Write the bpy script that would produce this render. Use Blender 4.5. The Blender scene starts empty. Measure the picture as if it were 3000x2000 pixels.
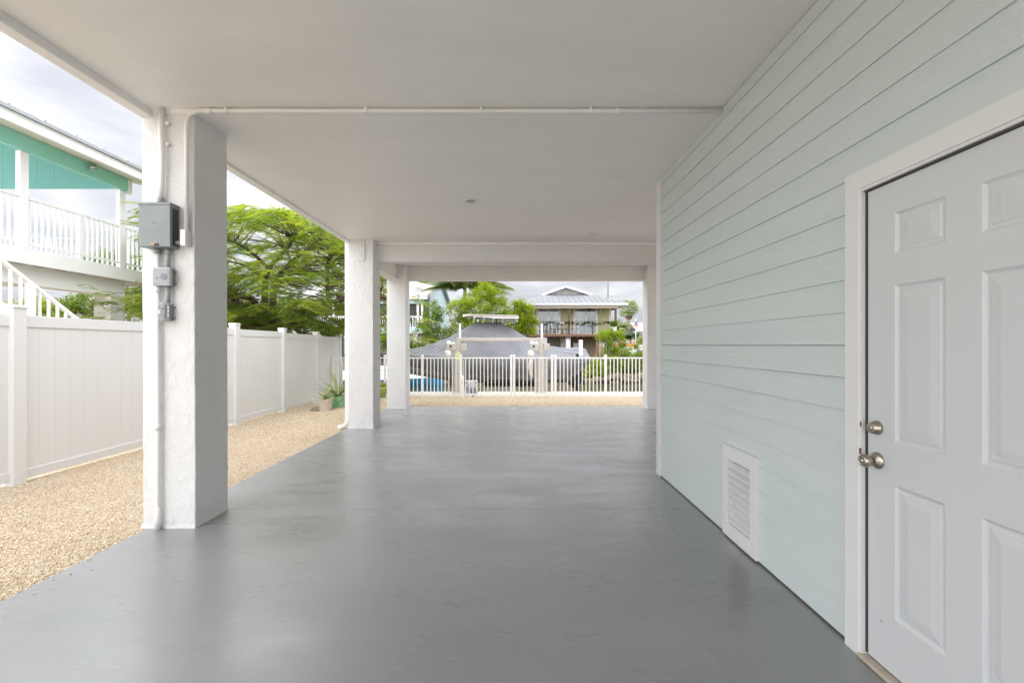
import bpy, bmesh, math, random
import numpy as np
from mathutils import Vector, Matrix

random.seed(7)
rng = np.random.default_rng(7)
R = math.radians
scn = bpy.context.scene
COL = scn.collection

# ------------------------------------------------------------------ camera
H = 1.34                      # eye height, metres
F, CX, CY = 1333.3, 1502.0, 1010.0   # focal length and vanishing point in photo pixels (3000 x 2000)
cam_d = bpy.data.cameras.new('camera')
cam_d.lens = 16.0
cam_d.sensor_width = 36.0
cam_d.shift_x = -2 / 3000
cam_d.shift_y = 10 / 3000
cam_d.clip_start = 0.05
cam_d.clip_end = 3000
cam = bpy.data.objects.new('camera', cam_d)
COL.objects.link(cam)
cam.location = (0, 0, H)
cam.rotation_euler = (R(90), 0, 0)
scn.camera = cam

# ------------------------------------------------------------------ sky
SUN_EL, SUN_AZ = 55.0, 215.0          # azimuth clockwise from +Y: behind the camera, to its left
w = bpy.data.worlds.new('World')
scn.world = w
w.use_nodes = True
nt = w.node_tree
for n in list(nt.nodes):
    nt.nodes.remove(n)
def wn(t, **k):
    n = nt.nodes.new(t)
    for a, b in k.items():
        setattr(n, a, b)
    return n
out = wn('ShaderNodeOutputWorld')
bg = wn('ShaderNodeBackground')
bg.inputs['Strength'].default_value = 0.1
sky = wn('ShaderNodeTexSky')
sky.sky_type = 'NISHITA'
sky.sun_disc = False
sky.sun_elevation = R(SUN_EL)
sky.sun_rotation = R(SUN_AZ)
sky.air_density = 1.0
sky.dust_density = 3.0
tc = wn('ShaderNodeTexCoord')
sep = wn('ShaderNodeSeparateXYZ')
nt.links.new(tc.outputs['Generated'], sep.inputs[0])
def wmath(op, a, b=None):
    n = wn('ShaderNodeMath', operation=op)
    for i, v in enumerate((a, b)):
        if v is None:
            continue
        if isinstance(v, (int, float)):
            n.inputs[i].default_value = v
        else:
            nt.links.new(v, n.inputs[i])
    return n.outputs[0]
zc = wmath('MAXIMUM', sep.outputs['Z'], 0.0)
den = wmath('ADD', zc, 0.24)
px = wmath('DIVIDE', sep.outputs['X'], den)
py = wmath('DIVIDE', sep.outputs['Y'], den)
comb = wn('ShaderNodeCombineXYZ')
nt.links.new(px, comb.inputs[0])
nt.links.new(py, comb.inputs[1])
noi = wn('ShaderNodeTexNoise')
noi.inputs['Scale'].default_value = 1.9
noi.inputs['Detail'].default_value = 7
noi.inputs['Roughness'].default_value = 0.56
noi.inputs['Distortion'].default_value = 0.35
nt.links.new(comb.outputs[0], noi.inputs['Vector'])
ramp = wn('ShaderNodeValToRGB')
ramp.color_ramp.elements[0].position = 0.38
ramp.color_ramp.elements[0].color = (0.56, 0.575, 0.63, 1)
ramp.color_ramp.elements[1].position = 0.62
ramp.color_ramp.elements[1].color = (0.93, 0.93, 0.955, 1)
nt.links.new(noi.outputs['Fac'], ramp.inputs[0])
# an overcast sky is about three times as bright overhead as at the horizon
grad = wmath('MULTIPLY_ADD', zc, 1.9)
grad.node.inputs[2].default_value = 1.4
gl = wmath('MULTIPLY', grad, 1.20)
vm = wn('ShaderNodeVectorMath', operation='SCALE')
nt.links.new(ramp.outputs[0], vm.inputs[0])
nt.links.new(gl, vm.inputs['Scale'])
hs = wn('ShaderNodeHueSaturation')
hs.inputs['Saturation'].default_value = 0.35
nt.links.new(sky.outputs[0], hs.inputs['Color'])
mx = wn('ShaderNodeMix', data_type='RGBA')
mx.inputs[0].default_value = 0.92
nt.links.new(hs.outputs[0], mx.inputs[6])
nt.links.new(vm.outputs[0], mx.inputs[7])
nt.links.new(mx.outputs[2], bg.inputs['Color'])
nt.links.new(bg.outputs[0], out.inputs['Surface'])

# ------------------------------------------------------------------ sun behind cloud
sd = bpy.data.lights.new('sun', 'SUN')
sd.energy = 1.5
sd.angle = R(160)
sd.color = (0.965, 0.98, 1.0)
so = bpy.data.objects.new('sun', sd)
COL.objects.link(so)
az, el = R(SUN_AZ), R(SUN_EL)
sdir = Vector((math.sin(az) * math.cos(el), math.cos(az) * math.cos(el), math.sin(el)))
so.rotation_euler = sdir.to_track_quat('Z', 'Y').to_euler()
so.location = (0, -3, 30)

# ------------------------------------------------------------------ exposure and render settings
scn.view_settings.view_transform = 'Standard'
scn.view_settings.look = 'None'
scn.view_settings.gamma = 1.0
scn.view_settings.exposure = 2.38
scn.view_settings.use_curve_mapping = False
cy = scn.cycles
cy.max_bounces = 12
cy.diffuse_bounces = 8
cy.glossy_bounces = 4
cy.transmission_bounces = 6
cy.transparent_max_bounces = 8
cy.caustics_reflective = False
cy.caustics_refractive = False
cy.use_denoising = True
cy.use_adaptive_sampling = True
cy.adaptive_threshold = 0.01

# ================================================================== helpers
def P(x, y, d):
    """photo pixel + depth (metres from the camera plane) -> world point"""
    return Vector(((x - CX) / F * d, d, H - (y - CY) / F * d))

class MB:
    """collects geometry for ONE mesh object"""
    def __init__(s):
        s.v, s.f = [], []
    def add(s, vs, fs):
        o = len(s.v)
        s.v += [tuple(p) for p in vs]
        s.f += [tuple(i + o for i in f) for f in fs]
        return s
    def box(s, x0, x1, y0, y1, z0, z1):
        vs = [(x0,y0,z0),(x1,y0,z0),(x1,y1,z0),(x0,y1,z0),(x0,y0,z1),(x1,y0,z1),(x1,y1,z1),(x0,y1,z1)]
        return s.add(vs, [(0,3,2,1),(4,5,6,7),(0,1,5,4),(1,2,6,5),(2,3,7,6),(3,0,4,7)])
    def beam(s, a, b, wx, wz, up=(0,0,1)):
        """square bar from a to b"""
        a, b = Vector(a), Vector(b)
        t = (b - a).normalized()
        u = Vector(up)
        if abs(t.dot(u)) > .98:
            u = Vector((0, 1, 0))
        r = t.cross(u).normalized() * wx / 2
        q = r.cross(t).normalized() * wz / 2
        vs = [a-r-q, a+r-q, a+r+q, a-r+q, b-r-q, b+r-q, b+r+q, b-r+q]
        return s.add(vs, [(0,1,2,3),(7,6,5,4),(0,4,5,1),(1,5,6,2),(2,6,7,3),(3,7,4,0)])
    def tube(s, pts, r, n=10, cap=True):
        pts = [Vector(p) for p in pts]
        rs = r if isinstance(r, (list, tuple)) else [r] * len(pts)
        prev = None
        rings = []
        for i, p in enumerate(pts):
            t = (pts[min(i+1, len(pts)-1)] - pts[max(i-1, 0)]).normalized()
            if prev is None:
                u = Vector((0,0,1)) if abs(t.z) < .9 else Vector((1,0,0))
            else:
                u = prev
            a = (u - t * u.dot(t)).normalized()
            prev = a
            b = t.cross(a)
            rings.append([p + (a * math.cos(2*math.pi*k/n) + b * math.sin(2*math.pi*k/n)) * rs[i] for k in range(n)])
        vs = [q for ring in rings for q in ring]
        fs = []
        for i in range(len(pts)-1):
            for k in range(n):
                fs.append((i*n+k, i*n+(k+1)%n, (i+1)*n+(k+1)%n, (i+1)*n+k))
        if cap:
            fs.append(tuple(range(n-1, -1, -1)))
            fs.append(tuple((len(pts)-1)*n + k for k in range(n)))
        return s.add(vs, fs)
    def lathe(s, prof, n=20, origin=(0,0,0), axis='z'):
        """prof: list of (radius, height)"""
        vs, fs = [], []
        for r, h in prof:
            for k in range(n):
                c, q = math.cos(2*math.pi*k/n)*r, math.sin(2*math.pi*k/n)*r
                p = {'z': (c,q,h), '-x': (-h,q,c), 'y': (c,-h,q)}[axis]
                vs.append((p[0]+origin[0], p[1]+origin[1], p[2]+origin[2]))
        m = len(prof)
        for i in range(m-1):
            for k in range(n):
                fs.append((i*n+k, i*n+(k+1)%n, (i+1)*n+(k+1)%n, (i+1)*n+k))
        fs.append(tuple(range(n-1, -1, -1)))
        fs.append(tuple((m-1)*n+k for k in range(n)))
        return s.add(vs, fs)
    def prism(s, poly, y0, y1):
        """poly in x,z extruded along y"""
        n = len(poly)
        vs = [(x, y0, z) for x, z in poly] + [(x, y1, z) for x, z in poly]
        fs = [tuple(range(n)), tuple(range(2*n-1, n-1, -1))]
        for i in range(n):
            j = (i+1) % n
            fs.append((i, n+i, n+j, j))
        return s.add(vs, fs)
    def mesh(s, name):
        m = bpy.data.meshes.new(name)
        m.from_pydata(s.v, [], s.f)
        m.validate()
        bm = bmesh.new(); bm.from_mesh(m)
        bmesh.ops.recalc_face_normals(bm, faces=bm.faces)
        bm.to_mesh(m); bm.free()
        return m
    def build(s, name, material, parent=None, smooth=False, bevel=0.0, seg=2, label=None):
        m = s.mesh(name)
        if smooth:
            for p in m.polygons: p.use_smooth = True
        m.materials.append(material)
        return link(name, m, parent, bevel, seg, label)

def wl(o):
    p = Vector((0, 0, 0))
    while o is not None:
        p = p + o.location
        o = o.parent
    return p

def link(name, m, parent=None, bevel=0.0, seg=2, label=None, loc=None):
    o = bpy.data.objects.new(name, m)
    COL.objects.link(o)
    o.location = loc if loc is not None else (0, 0, 0)      # mesh data and loc are world coordinates
    if parent is not None:
        o.parent = parent
        o.location = o.location - wl(parent)
    if bevel:
        b = o.modifiers.new('bevel', 'BEVEL'); b.width = bevel; b.segments = seg; b.limit_method = 'ANGLE'
    if label: o['label'] = label
    return o

def thing(name, label, cat, loc=(0,0,0), group=None):
    o = bpy.data.objects.new(name, None)
    o.empty_display_size = .1
    COL.objects.link(o)
    o.location = loc
    return tag(o, label, cat, group)

def tag(o, label, cat, group=None, kind=None):
    o['label'] = label
    o['category'] = cat
    if group: o['group'] = group
    if kind: o['kind'] = kind
    return o

def structure(o, label=None):
    o['kind'] = 'structure'
    if label: o['label'] = label
    return o

def copy_tree(o, parent=None):
    c = o.copy(); COL.objects.link(c)
    if parent is not None: c.parent = parent
    for ch in list(o.children):
        copy_tree(ch, c)
    return c

def np_mesh(name, V, Fq, material, parent=None, smooth=False, tone=None):
    """big mesh from numpy: V (n,3), Fq (m,k) all faces with k corners"""
    m = bpy.data.meshes.new(name)
    V = np.ascontiguousarray(V, dtype=np.float32)
    Fq = np.ascontiguousarray(Fq, dtype=np.int32)
    k = Fq.shape[1]
    m.vertices.add(len(V)); m.vertices.foreach_set('co', V.ravel())
    m.loops.add(Fq.size); m.loops.foreach_set('vertex_index', Fq.ravel())
    m.polygons.add(len(Fq))
    m.polygons.foreach_set('loop_start', np.arange(0, Fq.size, k, dtype=np.int32))
    m.polygons.foreach_set('loop_total', np.full(len(Fq), k, dtype=np.int32))
    if smooth:
        m.polygons.foreach_set('use_smooth', np.ones(len(Fq), dtype=bool))
    m.update(calc_edges=True)
    if tone is not None:
        at = m.attributes.new('tone', 'FLOAT', 'POINT')
        at.data.foreach_set('value', np.ascontiguousarray(np.clip(tone, 0, 1), dtype=np.float32))
    m.materials.append(material)
    return link(name, m, parent)

# ------------------------------------------------------------------ materials
def _new(name):
    m = bpy.data.materials.new(name)
    m.use_nodes = True
    t = m.node_tree
    b = t.nodes['Principled BSDF']
    return m, t, b
def _n(t, ty, **k):
    n = t.nodes.new(ty)
    for a, b in k.items(): setattr(n, a, b)
    return n
def _pos(t, scale=(1,1,1), obj=False):
    mp = _n(t, 'ShaderNodeMapping')
    mp.inputs['Scale'].default_value = scale
    if obj:
        c = _n(t, 'ShaderNodeTexCoord'); t.links.new(c.outputs['Object'], mp.inputs[0])
    else:
        g = _n(t, 'ShaderNodeNewGeometry'); t.links.new(g.outputs['Position'], mp.inputs[0])
    return mp.outputs[0]
def _noise(t, vec, scale, detail=4, rough=.55, dist=0):
    n = _n(t, 'ShaderNodeTexNoise')
    n.inputs['Scale'].default_value = scale
    n.inputs['Detail'].default_value = detail
    n.inputs['Roughness'].default_value = rough
    n.inputs['Distortion'].default_value = dist
    t.links.new(vec, n.inputs['Vector'])
    return n.outputs['Fac']
def _ramp(t, fac, stops):
    r = _n(t, 'ShaderNodeValToRGB')
    e = r.color_ramp.elements
    while len(e) < len(stops): e.new(.5)
    for q, (p, c) in zip(e, stops):
        q.position = p
        q.color = (c[0], c[1], c[2], 1) if isinstance(c, (tuple, list)) else (c, c, c, 1)
    t.links.new(fac, r.inputs[0])
    return r.outputs[0]
def _mix(t, f, a, b, mode='MIX'):
    m = _n(t, 'ShaderNodeMix', data_type='RGBA', blend_type=mode)
    for i, v in ((0, f), (6, a), (7, b)):
        if isinstance(v, (int, float)): m.inputs[i].default_value = v
        elif isinstance(v, (tuple, list)): m.inputs[i].default_value = (v[0], v[1], v[2], 1)
        else: t.links.new(v, m.inputs[i])
    return m.outputs[2]
def _bump(t, b, h, strength, dist=.01, prev=None):
    n = _n(t, 'ShaderNodeBump')
    n.inputs['Strength'].default_value = strength
    n.inputs['Distance'].default_value = dist
    t.links.new(h, n.inputs['Height'])
    if prev is not None: t.links.new(prev, n.inputs['Normal'])
    t.links.new(n.outputs[0], b.inputs['Normal'])
    return n.outputs[0]

def paint(name, c, rough=.5, var=.06, vscale=1.2, bump=0.0, bscale=60, stretch=(1,1,1), metallic=0, dirt=None, spec=.5, bdist=.004):
    """painted or plain surface: faint uneven tone, fine relief"""
    m, t, b = _new(name)
    v = _pos(t, stretch)
    n1 = _noise(t, v, vscale, 5)
    lo = tuple(max(0, x*(1-var)) for x in c); hi = tuple(min(1, x*(1+var)) for x in c)
    col = _ramp(t, n1, [(.3, lo), (.7, hi)])
    if dirt:
        n2 = _noise(t, v, dirt[1], 6, .65)
        msk = _ramp(t, n2, [(dirt[2], 0), (dirt[2]+.08, 1)])
        col = _mix(t, msk, col, dirt[0])
    t.links.new(col, b.inputs['Base Color'])
    b.inputs['Roughness'].default_value = rough
    b.inputs['Metallic'].default_value = metallic
    b.inputs['Specular IOR Level'].default_value = spec
    if bump:
        n3 = _noise(t, v, bscale, 5, .6)
        _bump(t, b, n3, bump, bdist)
    return m

def leafmat(name, cols, rough=.5, trans=.25, attr=False):
    """foliage: each leaf takes its own tone, light comes through"""
    m, t, b = _new(name)
    g = _n(t, 'ShaderNodeNewGeometry')
    k = len(cols)
    src = g.outputs['Random Per Island']
    if attr:                      # one tone for a whole frond or clump of leaves
        at = _n(t, 'ShaderNodeAttribute'); at.attribute_name = 'tone'
        src = at.outputs['Fac']
    col = _ramp(t, src, [(i/(k-1), c) for i, c in enumerate(cols)])
    t.links.new(col, b.inputs['Base Color'])
    b.inputs['Roughness'].default_value = rough
    b.inputs['Specular IOR Level'].default_value = .35
    tr = _n(t, 'ShaderNodeBsdfTranslucent')
    tcol = _mix(t, 1.0, col, (1.5, 1.4, .6), 'MULTIPLY')
    t.links.new(tcol, tr.inputs['Color'])
    ms = _n(t, 'ShaderNodeMixShader')
    ms.inputs[0].default_value = trans
    o = t.nodes['Material Output']
    t.links.new(b.outputs[0], ms.inputs[1]); t.links.new(tr.outputs[0], ms.inputs[2])
    t.links.new(ms.outputs[0], o.inputs['Surface'])
    return m

M = {}
M['stucco'] = paint('white_stucco', (.80,.795,.78), .62, .03, 2.0, .55, 38, bdist=.012)
def _stucco():
    # trowelled stucco: coarse ridges over a fine grain
    m, t, b = _new('trowelled_white_stucco')
    v = _pos(t, (1,1,.75))
    b.inputs['Base Color'].default_value = (.80,.795,.785,1)
    b.inputs['Roughness'].default_value = .58
    n0 = _noise(t, v, 3.0, 4)
    t.links.new(_ramp(t, n0, [(.3,(.735,.735,.732)),(.7,(.78,.78,.776))]), b.inputs['Base Color'])
    a = _noise(t, v, 17, 8, .70, 1.0)
    p = _bump(t, b, a, .75, .02)
    c = _noise(t, v, 120, 4, .6)
    _bump(t, b, c, .35, .004, p)
    return m
M['stucco'] = _stucco()
def _ceil():
    m, t, b = _new('painted_ceiling')
    v = _pos(t, (1,1,1))
    n0 = _noise(t, _pos(t, (.7,1.6,1)), 1.3, 7, .66, .7)
    t.links.new(_ramp(t, n0, [(.3,(.795,.797,.797)),(.7,(.87,.87,.868))]), b.inputs['Base Color'])
    b.inputs['Roughness'].default_value = .45
    t.links.new(_ramp(t, n0, [(.3,.36),(.7,.55)]), b.inputs['Roughness'])
    a = _noise(t, v, 120, 3, .6)
    p = _bump(t, b, a, .22, .004)
    c = _noise(t, v, 2.2, 3, .5)
    _bump(t, b, c, .12, .05, p)
    return m
M['ceiling'] = _ceil()
def _floor():
    m, t, b = _new('grey_painted_concrete')
    v = _pos(t, (1,1,1))
    big = _noise(t, _pos(t, (.55,1.5,1)), .9, 3, .5, 0)
    fine = _noise(t, v, 9, 5, .6)
    col = _ramp(t, big, [(.3,(.20,.203,.212)),(.7,(.245,.248,.258))])
    # scuffs and worn specks
    vo = _n(t, 'ShaderNodeTexVoronoi'); vo.inputs['Scale'].default_value = 1.9
    t.links.new(_pos(t, (1.0,1.5,1)), vo.inputs['Vector'])
    vr = _noise(t, v, 30, 5, .75)
    spot = _n(t, 'ShaderNodeMath', operation='MULTIPLY_ADD')
    t.links.new(vr, spot.inputs[0]); spot.inputs[1].default_value = .22
    t.links.new(vo.outputs['Distance'], spot.inputs[2])
    smask = _ramp(t, spot.outputs[0], [(.115,1),(.14,0)])
    sel = _ramp(t, _noise(t, v, 1.1, 2), [(.44,0),(.50,1)])
    sm = _mix(t, 1.0, smask, sel, 'MULTIPLY')
    # smeared grime and dull dust
    gr = _noise(t, _pos(t, (.8,2.2,1)), 1.6, 3, .5, 0)
    col = _mix(t, _ramp(t, gr, [(.45,0),(.80,.10)]), col, (.165,.166,.168))
    col = _mix(t, _ramp(t, _noise(t, v, .7, 6, .6), [(.52,0),(.75,.10)]), col, (.33,.33,.325))
    col = _mix(t, _mix(t, 1.0, sm, (.8,.8,.8), 'MULTIPLY'), col, (.085,.083,.08))
    t.links.new(col, b.inputs['Base Color'])
    rr = _noise(t, _pos(t, (.5,1.3,1)), 1.7, 3, .5, 0)
    t.links.new(_ramp(t, rr, [(.30,.27),(.70,.46)]), b.inputs['Roughness'])
    t.links.new(_ramp(t, _noise(t, _pos(t, (.6,1.6,1)), 2.6, 4, .5, 0), [(.32,.22),(.68,.40)]), b.inputs['Coat Roughness'])
    b.inputs['Specular IOR Level'].default_value = .6
    b.inputs['Coat Weight'].default_value = .8
    b.inputs['Coat Roughness'].default_value = .30
    b.inputs['Coat IOR'].default_value = 1.6
    p = _bump(t, b, _noise(t, v, 70, 4, .6), .10, .004)
    p = _bump(t, b, _noise(t, _pos(t, (1,1.4,1)), 2.6, 2, .5, 0), .10, .02, p)
    return m
M['floor'] = _floor()
def _siding():
    m, t, b = _new('pale_mint_fibre_cement')
    v = _pos(t, (1,1,1))
    n0 = _noise(t, _pos(t, (1,.6,5)), 2.0, 5)
    t.links.new(_ramp(t, n0, [(.3,(.545,.608,.607)),(.7,(.58,.64,.638))]), b.inputs['Base Color'])
    b.inputs['Roughness'].default_value = .5
    wv = _n(t, 'ShaderNodeTexWave', wave_type='BANDS', bands_direction='Z')
    wv.inputs['Scale'].default_value = 26
    wv.inputs['Distortion'].default_value = 9
    wv.inputs['Detail'].default_value = 3
    wv.inputs['Detail Scale'].default_value = .9
    t.links.new(_pos(t, (1,.16,1)), wv.inputs['Vector'])
    gate = _ramp(t, _noise(t, _pos(t, (1,.5,2.2)), 1.6, 3), [(.42,0),(.62,1)])
    hgt = _mix(t, 1.0, wv.outputs['Color'], gate, 'MULTIPLY')
    p = _bump(t, b, hgt, .32, .003)
    _bump(t, b, _noise(t, _pos(t, (1,.2,1)), 160, 3), .12, .002, p)
    return m
M['siding'] = _siding()
M['door'] = paint('white_door_paint', (.585,.60,.62), .34, .015, 1.5, .07, 300)
M['trim'] = paint('white_trim_paint', (.70,.70,.705), .45, .02, 2, .12, 160)
M['pvc'] = paint('painted_pvc', (.79,.785,.77), .4, .03, 6, .05, 80)
M['vinyl'] = paint('white_vinyl', (.74,.74,.738), .38, .015, 1.0)
M['white_metal'] = paint('white_powder_coat', (.83,.825,.82), .35, .02, 3)
M['grey_pvc'] = paint('grey_pvc', (.30,.315,.335), .45, .05, 8)
M['box_grey'] = paint('weathered_grey_enamel', (.225,.255,.262), .42, .08, 7, .06, 120, dirt=((.17,.15,.12), 26, .70))
M['box_dark'] = paint('dark_gasket', (.05,.05,.052), .6, .1, 9)
M['plastic_grey'] = paint('grey_box_plastic', (.25,.262,.27), .45, .05, 9)
M['rust'] = paint('rusty_latch', (.52,.45,.36), .7, .25, 40, .4, 120, dirt=((.16,.055,.03), 60, .52))
M['nickel'] = paint('satin_nickel', (.44,.395,.34), .30, .06, 30, metallic=1.0)
M['steel'] = paint('bright_steel', (.55,.56,.57), .28, .05, 20, metallic=1.0)
M['black'] = paint('black_void', (.012,.012,.013), .7, .2, 4)
M['concrete'] = paint('pale_concrete', (.50,.46,.41), .8, .06, 2.4, .4, 40, dirt=((.34,.31,.26), 5, .62))
M['black_rubber'] = paint('black_rubber', (.02,.02,.021), .6, .1, 10)
def glassmat(name, tint=(.9,.95,.95), alpha=.25, rough=.05):
    m, t, b = _new(name)
    b.inputs['Base Color'].default_value = (*tint, 1)
    b.inputs['Roughness'].default_value = rough
    b.inputs['Alpha'].default_value = alpha
    return m
M['clear'] = glassmat('clear_polycarbonate', (.70,.72,.75), .16, .08)
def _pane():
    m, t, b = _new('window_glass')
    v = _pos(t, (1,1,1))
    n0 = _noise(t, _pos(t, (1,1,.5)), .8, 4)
    t.links.new(_ramp(t, n0, [(.40,(.06,.085,.09)),(.60,(.24,.31,.32))]), b.inputs['Base Color'])  # pale patches paint in bright reflections and the curtains behind the glass
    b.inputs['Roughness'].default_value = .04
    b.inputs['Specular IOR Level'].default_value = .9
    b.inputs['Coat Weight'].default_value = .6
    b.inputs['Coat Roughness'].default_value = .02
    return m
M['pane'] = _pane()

# ================================================================== ground, canal
def gz(x, y):
    """gravel level: falls away gently from the slab"""
    cl = lambda v: min(1, max(0, v))
    sx = cl((-x - 2.67) / 2.3) * (.026 + .0095 * min(8, max(0, y - 4.5)))
    sy = cl((y - 9.95) / 2.5) * .05
    return -.03 - max(sx, sy)

def _gravelmat():
    m, t, b = _new('pea_gravel')
    v = _pos(t, (1,1,1))
    vo = _n(t, 'ShaderNodeTexVoronoi'); vo.inputs['Scale'].default_value = 62
    t.links.new(v, vo.inputs['Vector'])
    sp = _n(t, 'ShaderNodeSeparateColor'); t.links.new(vo.outputs['Color'], sp.inputs[0])
    col = _ramp(t, sp.outputs[0], [(0,(.38,.29,.185)),(.25,(.50,.40,.28)),(.6,(.60,.50,.37)),(1,(.69,.61,.49))])
    pat = _noise(t, v, 1.1, 5, .6)
    col = _mix(t, _ramp(t, pat, [(.45,0),(.8,.5)]), col, (.50,.37,.23))
    t.links.new(col, b.inputs['Base Color'])
    b.inputs['Roughness'].default_value = .85
    _bump(t, b, vo.outputs['Distance'], .7, .01)
    return m
M['gravel'] = _gravelmat()
def _pebblemat():
    m, t, b = _new('pebbles')
    g = _n(t, 'ShaderNodeNewGeometry')
    col = _ramp(t, g.outputs['Random Per Island'],
                [(0,(.24,.165,.095)),(.05,(.42,.31,.19)),(.3,(.545,.42,.285)),(.6,(.62,.51,.375)),(.85,(.68,.595,.48)),(1,(.75,.70,.62))])
    pat = _noise(t, _pos(t), 1.1, 5, .6)
    col = _mix(t, _ramp(t, pat, [(.45,0),(.8,.45)]), col, (.52,.38,.23))
    t.links.new(col, b.inputs['Base Color'])
    b.inputs['Roughness'].default_value = .8
    return m
M['pebble'] = _pebblemat()

# gravel yard: one sheet up to the sea wall
xs = sorted(set(list(np.linspace(-60, -6, 12)) + list(np.linspace(-6, 7, 40)) + list(np.linspace(7, 60, 10))))
ys = sorted(set(list(np.linspace(-60, 0, 10)) + list(np.linspace(0, 12.5, 40))))
mb = MB()
for y in ys:
    for x in xs:
        mb.v.append((x, y, gz(x, y)))
nx = len(xs)
for j in range(len(ys)-1):
    for i in range(nx-1):
        mb.f.append((j*nx+i, j*nx+i+1, (j+1)*nx+i+1, (j+1)*nx+i))
structure(mb.build('ground', M['gravel'], smooth=True))

# loose stones lying on it, densest where they are near enough to be seen one by one
def scatter(n, x0, x1, y0, y1, s0, s1):
    x = rng.uniform(x0, x1, n); y = rng.uniform(y0, y1, n)
    keep = ~((x > -2.675) & (y < 9.955))
    return np.stack([x, y, rng.uniform(s0, s1, n)], 1)[keep]
pb = np.concatenate([
    scatter(110000, -5.0, -2.675, 1.4, 6.5, .0045, .0085),
    scatter(45000, -5.0, -2.675, 6.5, 12.4, .007, .012),
    scatter(30000, -2.7, 3.6, 9.955, 12.4, .007, .012),
    # strays kicked onto the edge of the slab
    np.stack([-2.66 + np.abs(rng.normal(0, .06, 90)), rng.uniform(1.4, 9.8, 90), rng.uniform(.004, .008, 90)], 1),
])
n = len(pb)
oc = np.array([(1,0,0),(0,1,0),(-1,0,0),(0,-1,0),(0,0,1),(0,0,-1)], float)
ot = np.array([(0,1,4),(1,2,4),(2,3,4),(3,0,4),(1,0,5),(2,1,5),(3,2,5),(0,3,5)])
jit = 1 + rng.uniform(-.3, .3, (n,6,1))
ang = rng.uniform(0, 6.28, n)
v = oc[None] * jit * pb[:,2][:,None,None] * np.stack([rng.uniform(.9,1.5,n), rng.uniform(.7,1.1,n), rng.uniform(.45,.8,n)], 1)[:,None,:]
tilt = rng.uniform(-.5, .5, n)
c, q = np.cos(tilt)[:,None], np.sin(tilt)[:,None]
v = np.stack([v[...,0]*c - v[...,2]*q, v[...,1], v[...,0]*q + v[...,2]*c], -1)
c, q = np.cos(ang)[:,None], np.sin(ang)[:,None]
v = np.stack([v[...,0]*c - v[...,1]*q, v[...,0]*q + v[...,1]*c, v[...,2]], -1)
gzv = np.array([.002 if (a > -2.67 and b < 9.95) else gz(a, b) for a, b in pb[:,:2]])
v += np.stack([pb[:,0], pb[:,1], gzv + pb[:,2]*.25], 1)[:,None,:]
Fq = (ot[None] + (np.arange(n)*6)[:,None,None]).reshape(-1, 3)
o = np_mesh('loose_gravel', v.reshape(-1,3), Fq, M['pebble'], smooth=True)
tag(o, 'loose tan and cream gravel stones covering the yard beside the slab', 'gravel', kind='stuff')

# concrete cap of the sea wall and the wall down to the water
mb = MB().box(-60, 60, 12.5, 13.75, -.5, -.066)
o = structure(mb.build('seawall_cap', M['concrete'], bevel=.015))
mb = MB().box(-60, 60, 13.3, 13.68, -2.6, -.5)
structure(mb.build('seawall', M['concrete']))

# canal water
def _water():
    m, t, b = _new('canal_water')
    n0 = _noise(t, _pos(t, (.35,1,1)), .35, 3)
    t.links.new(_ramp(t, n0, [(.35,(.020,.030,.018)),(.65,(.045,.055,.035))]), b.inputs['Base Color'])
    b.inputs['Roughness'].default_value = .05
    b.inputs['IOR'].default_value = 1.33
    p = _bump(t, b, _noise(t, _pos(t, (.8,2.2,1)), 2.2, 4, .6, .3), .12, .08)
    _bump(t, b, _noise(t, _pos(t, (1,2.6,1)), 9, 3, .6), .08, .02, p)
    return m
M['water'] = _water()
WZ = -.9
mb = MB().add([(-200,13.2,WZ),(200,13.2,WZ),(200,30,WZ),(-200,30,WZ)], [(0,1,2,3)])
structure(mb.build('canal_water', M['water']))

# far bank: rough earth slope, then yards to the horizon
def _earth():
    m, t, b = _new('bank_earth')
    n0 = _noise(t, _pos(t), 1.6, 7, .65)
    t.links.new(_ramp(t, n0, [(.3,(.045,.034,.022)),(.5,(.13,.10,.068)),(.72,(.27,.22,.155))]), b.inputs['Base Color'])
    b.inputs['Roughness'].default_value = .9
    _bump(t, b, _noise(t, _pos(t), 5, 6, .7), .9, .2)
    return m
M['earth'] = _earth()
mb = MB()
xs = np.concatenate([np.linspace(-160,-20,15), np.linspace(-18,18,73), np.linspace(20,160,15)])
rows = [(26.9,-2.0),(27.2,-1.0),(27.6,-.72),(28.2,-.38),(28.9,-.12),(29.8,.05),(31.5,.15),(60,.3),(900,.3)]
for j,(y,z) in enumerate(rows):
    for x in xs:
        k = 0 if j > 6 else 1
        mb.v.append((x, y + k*random.uniform(-.25,.25), z + k*random.uniform(-.12,.12)))
nx = len(xs)
for j in range(len(rows)-1):
    for i in range(nx-1):
        mb.f.append((j*nx+i, j*nx+i+1, (j+1)*nx+i+1, (j+1)*nx+i))
structure(mb.build('far_bank', M['earth'], smooth=True))

# ================================================================== carport shell
# two floor pours with a thin joint between them
fl = MB().box(-2.67, 6.5, -5.0, 3.7184, -.2, 0).box(-2.67, 6.5, 3.7216, 9.95, -.2, 0)
fl = structure(fl.build('floor', M['floor']))

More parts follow.
